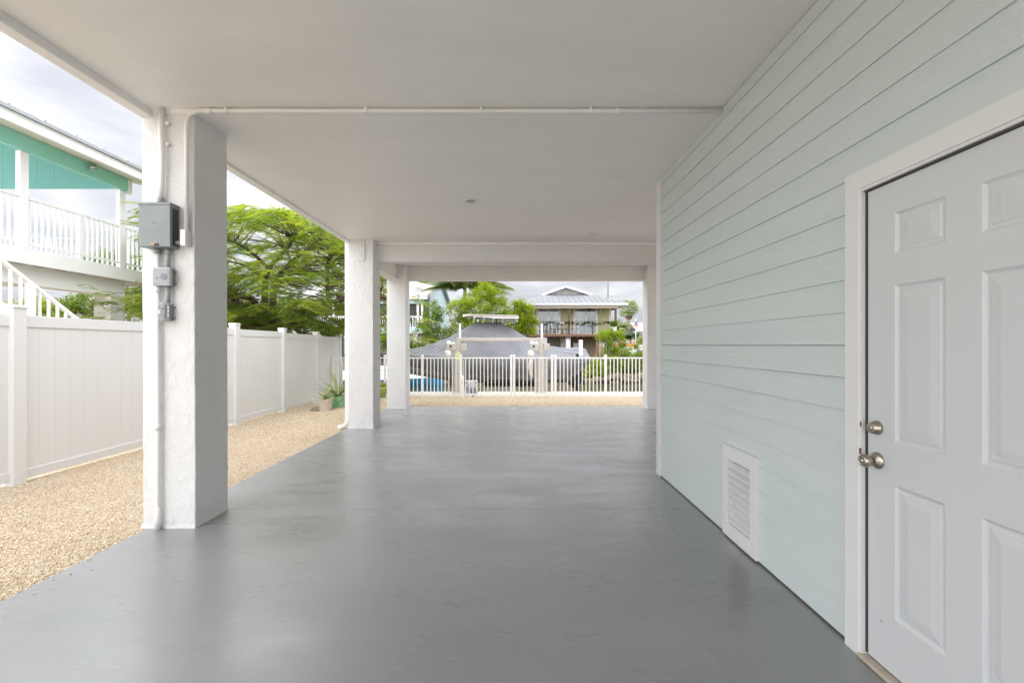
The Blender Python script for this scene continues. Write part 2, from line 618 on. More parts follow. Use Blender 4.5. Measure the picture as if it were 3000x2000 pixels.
ceil = MB().box(-2.72, 6.5, -5.0, 3.328, 3.06, 3.40).box(-2.72, 6.5, 3.328, 10.0, 3.03, 3.40)
ceil = structure(ceil.build('ceiling', M['ceiling']))
MB().box(-2.724, -2.637, -5.0, 10.004, 3.004, 3.07).build('edge_lip', M['ceiling'], ceil, bevel=.006)
b1 = MB().box(-2.26, 6.4, 7.53, 7.73, 2.712, 3.04).build('beam', M['stucco'], ceil, bevel=.008)
MB().box(-2.26, 6.4, 7.49, 7.54, 2.985, 3.04).build('cove_strip', M['ceiling'], ceil, bevel=.01)
MB().box(-2.26, 6.4, 9.75, 9.948, 2.722, 3.04).build('beam', M['stucco'], ceil, bevel=.008)
MB().box(-2.66, -2.44, 7.70, 9.62, 2.722, 3.02).build('beam', M['stucco'], ceil, bevel=.008)

def column(x0, x1, y0, y1, z1, label, seed):
    """rendered post: slightly uneven faces"""
    rd = random.Random(seed)
    cx, cy = (x0+x1)/2, (y0+y1)/2
    t = thing('support_column', label, 'column', (cx, cy, 0), 'white stucco posts of the carport')
    mb = MB()
    nz, ns = 34, 5
    per = []
    for k in range(ns): per.append((x0+(x1-x0)*k/ns, y0))
    for k in range(ns): per.append((x1, y0+(y1-y0)*k/ns))
    for k in range(ns): per.append((x1-(x1-x0)*k/ns, y1))
    for k in range(ns): per.append((x0, y1-(y1-y0)*k/ns))
    n = len(per)
    for j in range(nz+1):
        z = z1*j/nz
        ox, oy = .003*math.sin(z*1.1+seed), .003*math.sin(z*1.3+2*seed)
        for i, (x, y) in enumerate(per):
            corner = i % ns == 0
            a = .0016 if corner else .0010
            mb.v.append((x+ox+rd.uniform(-a,a), y+oy+rd.uniform(-a,a), z))
    for j in range(nz):
        for i in range(n):
            mb.f.append((j*n+i, j*n+(i+1)%n, (j+1)*n+(i+1)%n, (j+1)*n+i))
    mb.f.append(tuple(range(n-1,-1,-1))); mb.f.append(tuple(nz*n+i for i in range(n)))
    o = mb.build('shaft', M['stucco'], t, bevel=.008)
    # a skirt of render where the post meets the slab
    sk = MB()
    pr = []
    for i, (x, y) in enumerate(per):
        dx, dy = (x-cx), (y-cy)
        l = math.hypot(dx, dy)
        e = .006 + rd.uniform(0,.006)
        pr.append(((x+dx/l*e, y+dy/l*e, 0), (x+dx/l*.003, y+dy/l*.003, .018+rd.uniform(0,.02))))
    sk.v += [p[0] for p in pr] + [p[1] for p in pr]
    for i in range(n):
        sk.f.append((i, (i+1)%n, n+(i+1)%n, n+i))
    sk.build('render_skirt', M['stucco'], t)
    return t
colA = column(-2.715, -2.329, 3.334, 3.72, 3.065, 'white stucco carport post carrying the grey electrical boxes', 1)
colB = column(-2.65, -2.247, 7.33, 7.73, 3.04, 'white stucco carport post with a downspout on its outer side', 2)
colC = column(-2.652, -2.248, 9.59, 9.95, 3.035, 'white stucco corner post where the two beams meet, next to the canal gravel', 3)
colD = column(2.84, 3.24, 9.59, 9.95, 3.035, 'white stucco post at the canal end behind the mint wall corner', 4)
column(6.0, 6.4, 9.59, 9.95, 3.035, 'white stucco post at the canal end beyond the mint storeroom', 5)

# steel plate bolted high on the downspout post
pl = MB().box(-2.482, -2.38, 7.318, 7.329, 2.69, 3.028).build('bracket_plate', M['trim'], colB, bevel=.002)
for z in (2.77, 2.94):
    MB().lathe([(.011,0),(.011,.008),(.006,.013)], 8, (-2.431, 7.318, z), 'y').build('bolt', M['trim'], pl)

# ------------------------------------------------------------------ storeroom wall with lap siding
WX = 1.512
wall = thing('storeroom_wall', 'pale mint lap siding wall of the storeroom under the house', 'wall', (WX, 1.2, 0))
MB().box(WX+.034, 6.2, -5.0, 4.735, 0, 3.062).build('wall_core', M['trim'], wall)
def board(y0, y1, z0, z1):
    t0, t1 = .0, (.009 if z0 > H - .01 else .0135)      # bottom edge proud, top tucked under the next board
    mb = MB()
    a = [(WX+t0, z0),(WX+t1, z1),(WX+.033, z1),(WX+.033, z0)]
    n = max(1, int((y1-y0)/.6))
    for k in range(n+1):
        y = y0+(y1-y0)*k/n
        w_ = random.uniform(-.0008,.0008)
        mb.v += [(x+w_, y, z) for x, z in a]
    for k in range(n):
        for i in range(4):
            mb.f.append((k*4+i, k*4+(i+1)%4, k*4+4+(i+1)%4, k*4+4+i))
    mb.f.append((3,2,1,0)); mb.f.append(tuple(n*4+i for i in range(4)))
    mb.build('siding_board', M['siding'], wall)
EX = .148
VY0, VY1, VZ1 = 2.80, 3.235, .63            # vent cut-out
DY0, DY1, DZ1 = 1.03, 2.035, 2.08           # door and casing cut-out
k = -9
while True:
    z0, z1 = max(.012, H + k*EX), min(3.055, H + (k+1)*EX + (.004 if k >= 0 else -.003))
    if z0 > 3.03: break
    segs = [(-4.98, 4.66)]
    if z0 < DZ1 - .001:
        if z1 <= DZ1 + .02: segs = [(-4.98, DY0), (DY1, 4.66)]
        else: segs = [(-4.98, DY0), (DY1, 4.66)]
    if z0 < VZ1:
        segs = [s for a, b in segs for s in (((a, VY0), (VY1, b)) if a < VY0 < b else ((a, b),))]
    if z0 < VZ1 < z1: board(VY0, VY1, VZ1, z1)
    if z0 < DZ1 < z1:      # board notched over the door head
        board(DY0, DY1, DZ1, z1)
    for a, b in segs: board(a, b, z0, z1)
    k += 1
MB().box(WX-.014, WX+.06, 4.655, 4.75, 0, 3.035).build('corner_board', M['trim'], wall, bevel=.004)
MB().box(WX+.061, WX+.16, 4.735, 4.752, 0, 3.035).build('corner_board', M['trim'], wall, bevel=.003)
MB().box(WX+.003, WX+.035, -4.98, 4.655, 0, .012).build('base_gap', M['box_dark'], wall)

# ------------------------------------------------------------------ door with casing
door = thing('door', 'white six panel door with nickel knob and deadbolt in the mint wall', 'door', (1.52, 1.55, 0))
cf = MB()
CXf = WX - .022
cf.box(CXf, WX+.03, 1.961, 2.044, 0, 2.09)
cf.box(CXf, WX+.03, 1.023, 1.106, 0, 2.09)
cf.box(CXf, WX+.03, 1.106, 1.961, 2.009, 2.09)
cf.build('casing', M['trim'], door, bevel=.003)
jb = MB()
jb.box(WX-.018, WX+.032, 1.949, 1.9612, .02, 2.0085).box(WX-.018, WX+.032, 1.1058, 1.118, .02, 2.0085).box(WX-.018, WX+.032, 1.118, 1.949, 1.997, 2.0085)
jb.build('jamb', M['trim'], door)
ws = MB().box(WX-.002, WX+.03, 1.9445, 1.949, .03, 1.997).build('weather_strip', M['box_dark'], door)
MB().box(WX-.006, WX+.03, 1.1185, 1.9485, 1.9915, 1.9968).build('weather_strip', M['box_dark'], door)
MB().box(WX-.03, WX+.03, 1.106, 1.961, .002, .02).build('threshold', paint('worn_threshold',(.42,.36,.29),.6,.2,18,.3,80), door, bevel=.003)
# rust stains beside the strike plates
st = paint('rust_stain', (.16,.07,.04), .8, .5, 60)
MB().box(WX-.0186, WX-.0178, 1.9492, 1.958, .99, 1.012).build('rust_spot', st, door)
MB().box(WX-.0196, WX-.0178, 1.9492, 1.962, .872, .898).build('rust_spot', st, door)
# leaf with six raised and fielded panels, built as one relief grid facing -x
DX = WX + .005
def door_leaf(y0, y1, z0, z1, pans):
    prof = [(0,0),(.006,.0045),(.012,.0075),(.02,.0075),(.026,.0045),(.030,.0045),(.058,.0008)]   # (inset, depth)
    ycuts, zcuts = {y0, y1}, {z0, z1}
    for a, b, c, d in pans:
        for i, _ in prof:
            ycuts |= {a+i, b-i}; zcuts |= {c+i, d-i}
    ycuts, zcuts = sorted(ycuts), sorted(zcuts)
    def dep(y, z):
        for a, b, c, d in pans:
            e = min(y-a, b-y, z-c, d-z)
            if e >= -1e-9:
                for (i0,d0),(i1,d1) in zip(prof, prof[1:]):
                    if e <= i1: return d0+(d1-d0)*(e-i0)/(i1-i0)
                return prof[-1][1]
        return 0
    mb = MB()
    for z in zcuts:
        for y in ycuts:
            mb.v.append((DX+dep(y,z), y, z))
    n = len(ycuts)
    for j in range(len(zcuts)-1):
        for i in range(n-1):
            mb.f.append((j*n+i, j*n+i+1, (j+1)*n+i+1, (j+1)*n+i))
    mb.box(DX+.012, DX+.028, y0, y1, z0, z1)
    return mb
ya, yb = (1.595, 1.807), (1.260, 1.472)
pans = [(*y, *z) for y in (ya, yb) for z in ((1.70,1.864),(.95,1.578),(.249,.783))]
leaf = door_leaf(1.1205, 1.9425, .026, 1.990, pans).build('door_leaf', M['door'], door)
def edge(y0,y1,z0,z1):
    MB().box(DX+.0003, DX+.028, y0, y1, z0, z1).build('leaf_edge', M['door'], leaf)
# knob set
kn = MB().lathe([(.0345,0),(.0345,.004),(.031,.008),(.024,.012),(.014,.017),(.0115,.02)], 28, (DX, 1.892, .86), '-x').build('rose', M['nickel'], door, smooth=True)
MB().lathe([(.0105,.012),(.0105,.032)], 20, (DX, 1.892, .86), '-x').build('knob_neck', M['box_dark'], kn, smooth=True)
kb = MB().lathe([(.012,.030),(.020,.034),(.0258,.042),(.0272,.050),(.026,.058),(.0215,.066),(.0165,.069),(.0155,.0675),(.009,.0675)], 28, (DX, 1.892, .86), '-x').build('knob', M['nickel'], door, smooth=True)
MB().lathe([(.0082,.066),(.0082,.0692)], 16, (DX, 1.892, .86), '-x').build('key_cylinder', M['steel'], kb, smooth=True)
MB().box(DX-.0700, DX-.069, 1.8912, 1.8928, .855, .862).build('keyhole', M['black'], kb)
db = MB().lathe([(.029,0),(.0285,.008),(.0265,.011),(.0215,.030),(.020,.0305)], 28, (DX, 1.893, .996), '-x').build('deadbolt', M['nickel'], door, smooth=True)
MB().lathe([(.008,.029),(.008,.0325)], 16, (DX, 1.893, .996), '-x').build('key_cylinder', M['steel'], db, smooth=True)
MB().box(DX-.0333, DX-.0324, 1.8922, 1.8938, .991, .998).build('keyhole', M['black'], db)
MB().lathe([(.006,0),(.006,.0015),(.003,.002)], 10, (DX, 1.872, .205), '-x').build('screw_plug', paint('screw_plug',(.48,.42,.38),.6,.1,50), door)

# ------------------------------------------------------------------ louvred vent near the floor
vent = thing('wall_vent', 'white louvred vent set low in the mint siding beside the door', 'vent', (WX, 3.02, 0))
VX = WX - .02
fr = MB()
fr.box(VX, WX+.033, 2.795, 2.868, .012, .64).box(VX, WX+.033, 3.167, 3.24, .012, .64)
fr.box(VX, WX+.033, 2.868, 3.167, .55, .64).box(VX, WX+.033, 2.868, 3.167, .012, .11)
fr.build('frame', M['trim'], vent, bevel=.003)
MB().box(VX-.008, WX+.02, 2.785, 3.25, .6405, .648).build('drip_cap', M['trim'], vent, bevel=.002)
MB().box(WX+.026, WX+.034, 2.868, 3.167, .11, .55).build('backing', M['box_dark'], vent)
for i in range(9):
    z = .128 + i*.0475
    MB().add([(VX+.004,2.869,z-.012),(VX+.004,3.166,z-.012),(WX+.024,3.166,z+.012),(WX+.024,2.869,z+.012),
              (VX+.004,2.869,z-.007),(VX+.004,3.166,z-.007),(WX+.024,3.166,z+.017),(WX+.024,2.869,z+.017)],
             [(0,3,2,1),(4,5,6,7),(0,1,5,4),(2,3,7,6),(1,2,6,5),(0,4,7,3)]).build('slat', M['trim'], vent)

# ------------------------------------------------------------------ conduits and boxes on the near post
FY = 3.328                                   # face of the near post
def arc(p0, c, p1, n=8):
    """quarter bend from p0 to p1 round corner c"""
    p0, c, p1 = Vector(p0), Vector(c), Vector(p1)
    return [(p0*(1-t)**2 + c*2*t*(1-t) + p1*t*t) for t in [k/n for k in range(n+1)]]
r1 = .0155
ZC = 3.036                                   # centre of the ceiling run
cd = thing('ceiling_conduit', 'long white painted conduit strapped across the ceiling to the mint wall', 'conduit', (-2.36, FY-.02, 2.1))
yy = 3.303
path = [(-2.366, yy, 2.165), (-2.366, yy, 2.9)] + arc((-2.366, yy, 2.93), (-2.366, yy, ZC), (-2.25, yy, ZC)) + [(-1.2, yy, ZC-.001), (0.6, yy, ZC-.002), (WX+.004, yy-.004, ZC-.004)]
MB().tube(path, r1, 14).build('pipe', M['pvc'], cd, smooth=True)
for x in (-2.075, -1.063, -.228, .565):
    mb = MB().box(x-.009, x+.009, yy-.0185, yy+.0185, ZC-.0185, 3.0595)
    mb.build('strap', M['pvc'], cd, bevel=.004)
for x0, x1 in ((-2.235, -2.175), (.745, .79)):
    MB().tube([(x0, yy, ZC), (x1, yy, ZC-.001)], .0185, 14).build('coupling', M['pvc'], cd, smooth=True)
lb = MB().box(-2.392, -2.345, 3.272, FY-.002, 2.05, 2.17).build('fitting_body', M['pvc'], cd, bevel=.012, seg=3)
MB().box(-2.388, -2.35, 3.266, 3.273, 2.052, 2.168).build('fitting_cover', M['white_metal'], lb, bevel=.0028)

c2 = thing('riser_conduit', 'white painted conduit rising from the grey panel to the ceiling', 'conduit', (-2.56, FY-.02, 2.36))
MB().tube([(-2.553,3.302,2.40),(-2.548,3.302,2.50),(-2.541,3.300,2.62),(-2.543,3.301,2.75),(-2.55,3.303,2.88),(-2.552,3.303,3.056)], .0185, 14).build('pipe', M['pvc'], c2, smooth=True)
MB().tube([(-2.553,3.302,2.352),(-2.553,3.302,2.405)], .0225, 14).build('hub', M['grey_pvc'], c2, smooth=True)
for z in (2.95, 2.80):
    MB().lathe([(.012,0),(.012,.012),(.016,.013),(.016,.022),(.007,.026)], 10, (-2.515, FY+.002, z), 'y').build('clip_screw', M['pvc'], c2, smooth=True)

pan = thing('electrical_panel', 'weathered grey metal electrical panel with rusty latch on the near post', 'electrical box', (-2.548, FY, 2.037))
MB().box(-2.658, -2.438, 3.242, FY, 2.037, 2.345).build('enclosure', M['box_grey'], pan, bevel=.003)
MB().box(-2.660, -2.437, 3.2365, 3.2425, 2.039, 2.334).build('door', M['box_grey'], pan, bevel=.002)
MB().box(-2.664, -2.434, 3.2335, FY, 2.3345, 2.353).build('rain_hood', M['box_grey'], pan, bevel=.002)
MB().box(-2.4378, -2.4352, 3.262, FY-.012, 2.055, 2.318).build('side_cover', M['box_dark'], pan)
la = MB().box(-2.572, -2.522, 3.226, 3.237, 2.046, 2.066).build('latch', M['rust'], pan, bevel=.003)
MB().lathe([(.008,0),(.008,.006),(.004,.006)], 10, (-2.531, 3.226, 2.051), 'y').build('latch_hole', paint('rust_hole',(.10,.03,.015),.8,.3,60), la)
for a,b,c_,d in ((-2.563,-2.543,2.199,2.2015),(-2.563,-2.543,2.2195,2.222),(-2.5655,-2.563,2.199,2.222),(-2.543,-2.5405,2.199,2.222)):
    MB().box(a,b,3.2352,3.237,c_,d).build('embossed_mark', M['box_grey'], pan)
MB().tube([(-2.4345,3.29,2.078),(-2.392,3.29,2.078)], .0145, 12).build('nipple', M['grey_pvc'], pan, smooth=True)

c3 = thing('drop_conduit', 'white painted conduit running down the near post to the slab', 'conduit', (-2.576, FY-.02, 0))
MB().tube([(-2.576,3.305,0),(-2.576,3.305,.16),(-2.574,3.306,.9),(-2.577,3.306,1.5),(-2.578,3.305,2.02)], .0165, 14).build('pipe', M['pvc'], c3, smooth=True)
MB().tube([(-2.576,3.304,.0),(-2.576,3.304,.165)], .0205, 14).build('sleeve', M['pvc'], c3, smooth=True)
for z in (.72, 1.72):
    MB().tube([(-2.576,3.305,z),(-2.576,3.305,z+.05)], .0195, 14).build('coupling', M['pvc'], c3, smooth=True)
MB().tube([(-2.578,3.303,2.0),(-2.578,3.303,2.0365)], .022, 14).build('hub', M['grey_pvc'], c3, smooth=True)

c4 = thing('grey_conduit', 'unpainted grey conduit linking the panel to the two small boxes', 'conduit', (-2.498, FY-.02, 1.64))
MB().tube([(-2.498,3.30,1.64),(-2.498,3.30,1.765)], .0145, 14).build('pipe', M['grey_pvc'], c4, smooth=True)
MB().tube([(-2.498,3.30,1.90),(-2.498,3.30,2.0365)], .0145, 14).build('pipe', M['grey_pvc'], c4, smooth=True)
MB().tube([(-2.498,3.30,1.99),(-2.498,3.30,2.036)], .0185, 14).build('hub', M['grey_pvc'], c4, smooth=True)

tm = thing('timer_box', 'grey timer switch box with a clear dial window on the near post', 'electrical box', (-2.53, FY, 1.761))
MB().box(-2.572, -2.470, 3.292, FY, 1.764, 1.897).build('enclosure', M['plastic_grey'], tm, bevel=.004)
MB().box(-2.586, -2.458, 3.262, 3.2915, 1.764, 1.898).build('cover', paint('grey_cover',(.42,.43,.44),.45,.04,12), tm, bevel=.008, seg=3)
MB().box(-2.575, -2.470, 3.2595, 3.2625, 1.778, 1.885).build('window', paint('frosted_window',(.33,.335,.36),.22,.05,9), tm, bevel=.0012)
MB().lathe([(.024,0),(.024,.0025),(.02,.003)], 24, (-2.500,3.2595,1.830), 'y').build('dial', paint('dial_grey',(.20,.205,.235),.4,.1,60), tm)
MB().box(-2.553,-2.541,3.2585,3.2598,1.816,1.822).build('pointer', M['box_dark'], tm)
for z in (1.783, 1.872):
    MB().lathe([(.007,0),(.007,.02)], 8, (-2.462,FY,z), 'y').build('mounting_lug', M['plastic_grey'], tm)

gf = thing('outlet_box', 'grey outdoor outlet box under a clear bubble cover on the near post', 'electrical box', (-2.52, FY, 1.512))
MB().box(-2.556, -2.478, 3.286, FY, 1.516, 1.636).build('enclosure', M['plastic_grey'], gf, bevel=.004)
ou = MB().box(-2.556, -2.500, 3.281, 3.287, 1.527, 1.627).build('receptacle', paint('dark_plate',(.14,.14,.155),.4,.1,20), gf, bevel=.002)
MB().box(-2.553, -2.540, 3.277, 3.2815, 1.565, 1.592).build('switch', M['white_metal'], ou, bevel=.001)
for z in (1.602, 1.556):
    MB().box(-2.532, -2.515, 3.278, 3.2815, z-.006, z+.006).build('socket', M['black'], ou)
cv = MB()
# thin clear hood: five walls
cv.box(-2.568,-2.484,3.2435,3.2455,1.514,1.638)
cv.box(-2.568,-2.566,3.2455,3.285,1.514,1.638).box(-2.486,-2.484,3.2455,3.285,1.514,1.638)
cv.box(-2.566,-2.486,3.2455,3.285,1.636,1.638).box(-2.566,-2.486,3.2455,3.285,1.514,1.516)
cv.build('clear_hood', M['clear'], gf)
for z0 in (1.545, 1.575, 1.60):
    MB().tube([(-2.480,3.279,z0),(-2.480,3.279,z0+.018)], .005, 8).build('hinge', M['white_metal'], gf)
MB().tube([(-2.556,3.262,1.643),(-2.505,3.262,1.643)], .006, 8).build('hood_lip', M['clear'], gf)
for z in (1.535, 1.615):
    MB().lathe([(.007,0),(.007,.02)], 8, (-2.471,FY,z), 'y').build('mounting_lug', M['plastic_grey'], gf)

# ------------------------------------------------------------------ ceiling fittings
lt = thing('recessed_light', 'small round white recessed light in the ceiling', 'light', (-.49, 5.34, 3.03))
mb = MB()
n = 28
for r_, z_ in ((.092,3.0305),(.092,3.024),(.062,3.0215),(.052,3.0225),(.045,3.0285)):
    for k in range(n): mb.v.append((-.49+r_*math.cos(2*math.pi*k/n), 5.34+r_*math.sin(2*math.pi*k/n), z_))
for j in range(4):
    for k in range(n): mb.f.append((j*n+k, j*n+(k+1)%n, (j+1)*n+(k+1)%n, (j+1)*n+k))
mb.build('trim_ring', M['trim'], lt, smooth=True)
MB().lathe([(.046,3.0215),(.050,3.0265),(.05,3.0295)], 20, (-.497,5.335,0)).build('lens', paint('dim_lens',(.34,.34,.34),.35,.1,20), lt)
mb = MB().box(1.17, 1.29, 6.90, 6.98, 3.021, 3.0305)
tag(mb.build('ceiling_plate', M['trim'], bevel=.003), 'small white rectangular cover plate on the ceiling near the first beam', 'cover plate')

# ------------------------------------------------------------------ downspout
ds = thing('downspout', 'white square downspout with a kicked out foot beside the carport post', 'downspout', (-2.69, 7.42, -.05))
zg = gz(-2.8, 7.4)
mb = MB()
def rect(c, w_, d_, t):
    c = Vector(c); t = Vector(t).normalized()
    r = Vector((0,1,0)); q = t.cross(r).normalized()
    return [c - r*d_/2 - q*w_/2, c + r*d_/2 - q*w_/2, c + r*d_/2 + q*w_/2, c - r*d_/2 + q*w_/2]
secs = [((-2.692,7.42,3.003),(0,0,-1)),((-2.692,7.42,.13),(0,0,-1)),((-2.705,7.42,.075),(-.4,0,-1)),((-2.745,7.42,.035),(-1,0,-.6)),((-2.80,7.42,.008),(-1,0,-.12)),((-2.84,7.42,.003),(-1,0,-.05))]
for c_, t_ in secs: mb.v += [tuple(p) for p in rect(c_, .062, .085, t_)]
for k in range(len(secs)-1):
    for i in range(4): mb.f.append((k*4+i, k*4+(i+1)%4, k*4+4+(i+1)%4, k*4+4+i))
mb.f.append((3,2,1,0))
mb.build('pipe', M['white_metal'], ds, bevel=.006)
for z in (2.2, .9):
    MB().box(-2.7285,-2.645,7.372,7.468,z,z+.03).build('strap', M['white_metal'], ds)

# ================================================================== white vinyl privacy fence along the yard
FX = -4.98
posts_y = [.95, 2.74, 4.545, 6.35, 8.15, 9.84, 11.53, 13.05]
def fence_top(y):
    return float(np.interp(y, [0, 4.545, 8.15, 9.84, 11.53, 13.1], [1.646, 1.643, 1.633, 1.61, 1.578, 1.55]))
vf = thing('vinyl_fence', 'tall white vinyl privacy fence of upright boards along the gravel yard', 'fence', (FX, 6.5, gz(FX, 6.5)))
def hollow(name, m):
    return m
pm = MB().box(-.0635,.0635,-.0635,.0635,0,1.0).mesh('fence_post'); pm.materials.append(M['vinyl'])
cm = MB().box(-.072,.072,-.072,.072,0,.022).box(-.066,.066,-.066,.066,.0225,.034).mesh('fence_cap'); cm.materials.append(M['vinyl'])
for y in posts_y:
    zb, zt = gz(FX, y) - .05, fence_top(y) + .062
    o = link('post', pm, vf, bevel=.004, loc=(FX, y, zb)); o.scale = (1, 1, zt - zb)
    c_ = link('post_cap', cm, vf, bevel=.004, loc=(FX, y, zt))
bm_ = MB().box(-.011,.011,-.5,.5,0,1).mesh('fence_board'); bm_.materials.append(M['vinyl'])
for ya_, yb_ in zip(posts_y, posts_y[1:]):
    a, b = ya_ + .063, yb_ - .063
    zt = (fence_top(ya_) + fence_top(yb_)) / 2
    zb = (gz(FX, ya_) + gz(FX, yb_)) / 2 + .045
    MB().box(FX-.024, FX+.024, a, b, zt-.118, zt).build('top_rail', M['vinyl'], vf, bevel=.003)
    MB().box(FX-.024, FX+.024, a, b, zb, zb+.092).build('bottom_rail', M['vinyl'], vf, bevel=.003)
    nb = 10
    wd = (b - a) / nb
    for i in range(nb):
        o = link('board', bm_, vf, bevel=0, loc=(FX + random.uniform(-.0005,.0005), a + wd*(i+.5), zb+.09))
        o.scale = (1, wd - .003, zt - .117 - zb - .09)
    MB().box(FX-.006, FX+.0099, a, b, zb+.09, zt-.117).build('tongue_strip', M['vinyl'], vf)

# ================================================================== white metal picket fence at the sea wall
PY = 12.45
PZ0, PZT = -.08, 1.0
def picket_run(name, label, xs_posts, spans, gate=False):
    t = thing(name, label, 'gate' if gate else 'fence', ((xs_posts[0]+xs_posts[-1])/2, PY, PZ0))
    for x in xs_posts:
        MB().box(x-.031, x+.031, PY-.031, PY+.031, PZ0-.02, PZT+.055).build('post', M['white_metal'], t, bevel=.003)
        MB().box(x-.035, x+.035, PY-.035, PY+.035, PZT+.055, PZT+.075).build('post_cap', M['white_metal'], t, bevel=.006)
    for a, b in spans:
        a, b = a + .031, b - .031
        MB().box(a, b, PY-.018, PY+.018, PZT-.035, PZT).build('top_rail', M['white_metal'], t, bevel=.002)
        MB().box(a, b, PY-.018, PY+.018, PZ0+.05, PZ0+.085).build('bottom_rail', M['white_metal'], t, bevel=.002)
        n_ = max(2, round((b-a)/.1037))
        for i in range(1, n_):
            x = a + (b-a)*i/n_
            link('picket', pk, t, loc=(x, PY, PZ0+.0855))
    return t
pk = MB().box(-.012,.012,-.0115,.0115,0,PZT-.0352-PZ0-.0855).mesh('picket'); pk.materials.append(M['white_metal'])
picket_run('picket_fence', 'white metal picket fence in front of the boat lift, left of its gate', [-4.9,-3.49,-2.47,-1.42,-.040],
           [(-4.9,-3.49),(-3.49,-2.47),(-2.47,-1.42),(-1.42,-.040)])
picket_run('picket_gate', 'white metal picket gate facing the stern half of the covered boat', [.040, 1.078], [(.040,1.078)], True)
picket_run('picket_fence', 'white metal picket fence between the gate and the mangrove bank view', [1.168,2.54,3.9,5.3],
           [(1.168,2.54),(2.54,3.9),(3.9,5.3)])
# service pedestal beside the fence, hose reel on the cap behind it
pd = thing('power_pedestal', 'slim white power pedestal standing at the picket fence', 'pedestal', (-1.375, 12.33, PZ0))
MB().box(-1.425, -1.32, 12.28, 12.38, PZ0-.01, .50).build('column', M['white_metal'], pd, bevel=.006)
for i, z in enumerate((.34, .31)):
    for dx in (-.012, .012):
        MB().box(-1.363+dx-.004, -1.363+dx+.004, 12.276, 12.281, z-.008, z+.008).build('socket', M['box_dark'], pd)
for z in (.22, .17, .12, .06):
    MB().lathe([(.005,0),(.005,.004)], 8, (-1.388,12.281,z), 'y').build('screw', M['box_dark'], pd)
hr = thing('hose_reel', 'round grey hose reel on the sea wall behind the pickets', 'hose reel', (-1.2, 12.9, -.066))
MB().lathe([(.17,-.09),(.185,-.08),(.185,-.06),(.15,-.055),(.15,.055),(.185,.06),(.185,.08),(.17,.09)], 28, (-1.175, 12.9, .12), 'y').build('drum', paint('reel_grey',(.42,.44,.50),.45,.05,8), hr, smooth=True)
MB().box(-1.355, -1.0, 12.86, 13.0, .285, .335).build('carry_top', paint('reel_top',(.55,.56,.60),.45,.05,8), hr, bevel=.02)
for x in (-1.345, -1.005):
    MB().box(x-.014, x+.014, 12.95, 12.985, -.066, .30).build('side_frame', paint('reel_frame',(.50,.51,.55),.45,.05,8), hr, bevel=.006)
MB().lathe([(.13,.0),(.13,.012),(.05,.02),(.05,.045),(.03,.05)], 24, (-1.175, 12.808, .12), 'y').build('hub', paint('reel_hub',(.33,.35,.41),.4,.05,8), hr, smooth=True)
MB().tube([(-1.2,12.79,.16),(-1.08,12.74,.12),(-1.03,12.70,.0),(-1.08,12.60,-.055),(-1.1,12.3,-.06)], .011, 8).build('hose', M['black_rubber'], hr, smooth=True)

# ================================================================== pots and plants
def strap_leaf(mb, base, az_, el0, length, width, droop, n=7):
    """tapered channelled leaf arching over"""
    p = Vector(base); e = el0
    pts = []
    for k in range(n+1):
        f = k/n
        pts.append((p.copy(), width*(1-f)**.7*(.55+.9*min(1,f*3)) if f < 1 else 0))
        e -= droop/n*(.4+1.2*f)
        p = p + Vector((math.cos(az_)*math.cos(e), math.sin(az_)*math.cos(e), math.sin(e))) * length/n
    r = Vector((-math.sin(az_), math.cos(az_), 0))
    vs, fs = [], []
    for q, wd in pts:
        vs += [q - r*wd/2 + Vector((0,0,wd*.18)), q, q + r*wd/2 + Vector((0,0,wd*.18))]
    for k in range(n):
        o_ = k*3
        fs += [(o_,o_+1,o_+4,o_+3),(o_+1,o_+2,o_+5,o_+4)]
    mb.add(vs, fs)
def _strapmat():
    m, t, b = _new('striped_leaf')
    oi = _n(t, 'ShaderNodeObjectInfo')
    col = _ramp(t, oi.outputs['Random'], [(0,(.10,.19,.035)),(.4,(.20,.29,.06)),(.75,(.36,.40,.13)),(1,(.42,.40,.17))])
    n0 = _noise(t, _pos(t), 24, 3)
    col = _mix(t, _ramp(t, n0, [(.4,0),(.65,.55)]), col, (.45,.46,.22))
    t.links.new(col, b.inputs['Base Color']); b.inputs['Roughness'].default_value = .42
    return m
M['strap'] = _strapmat()
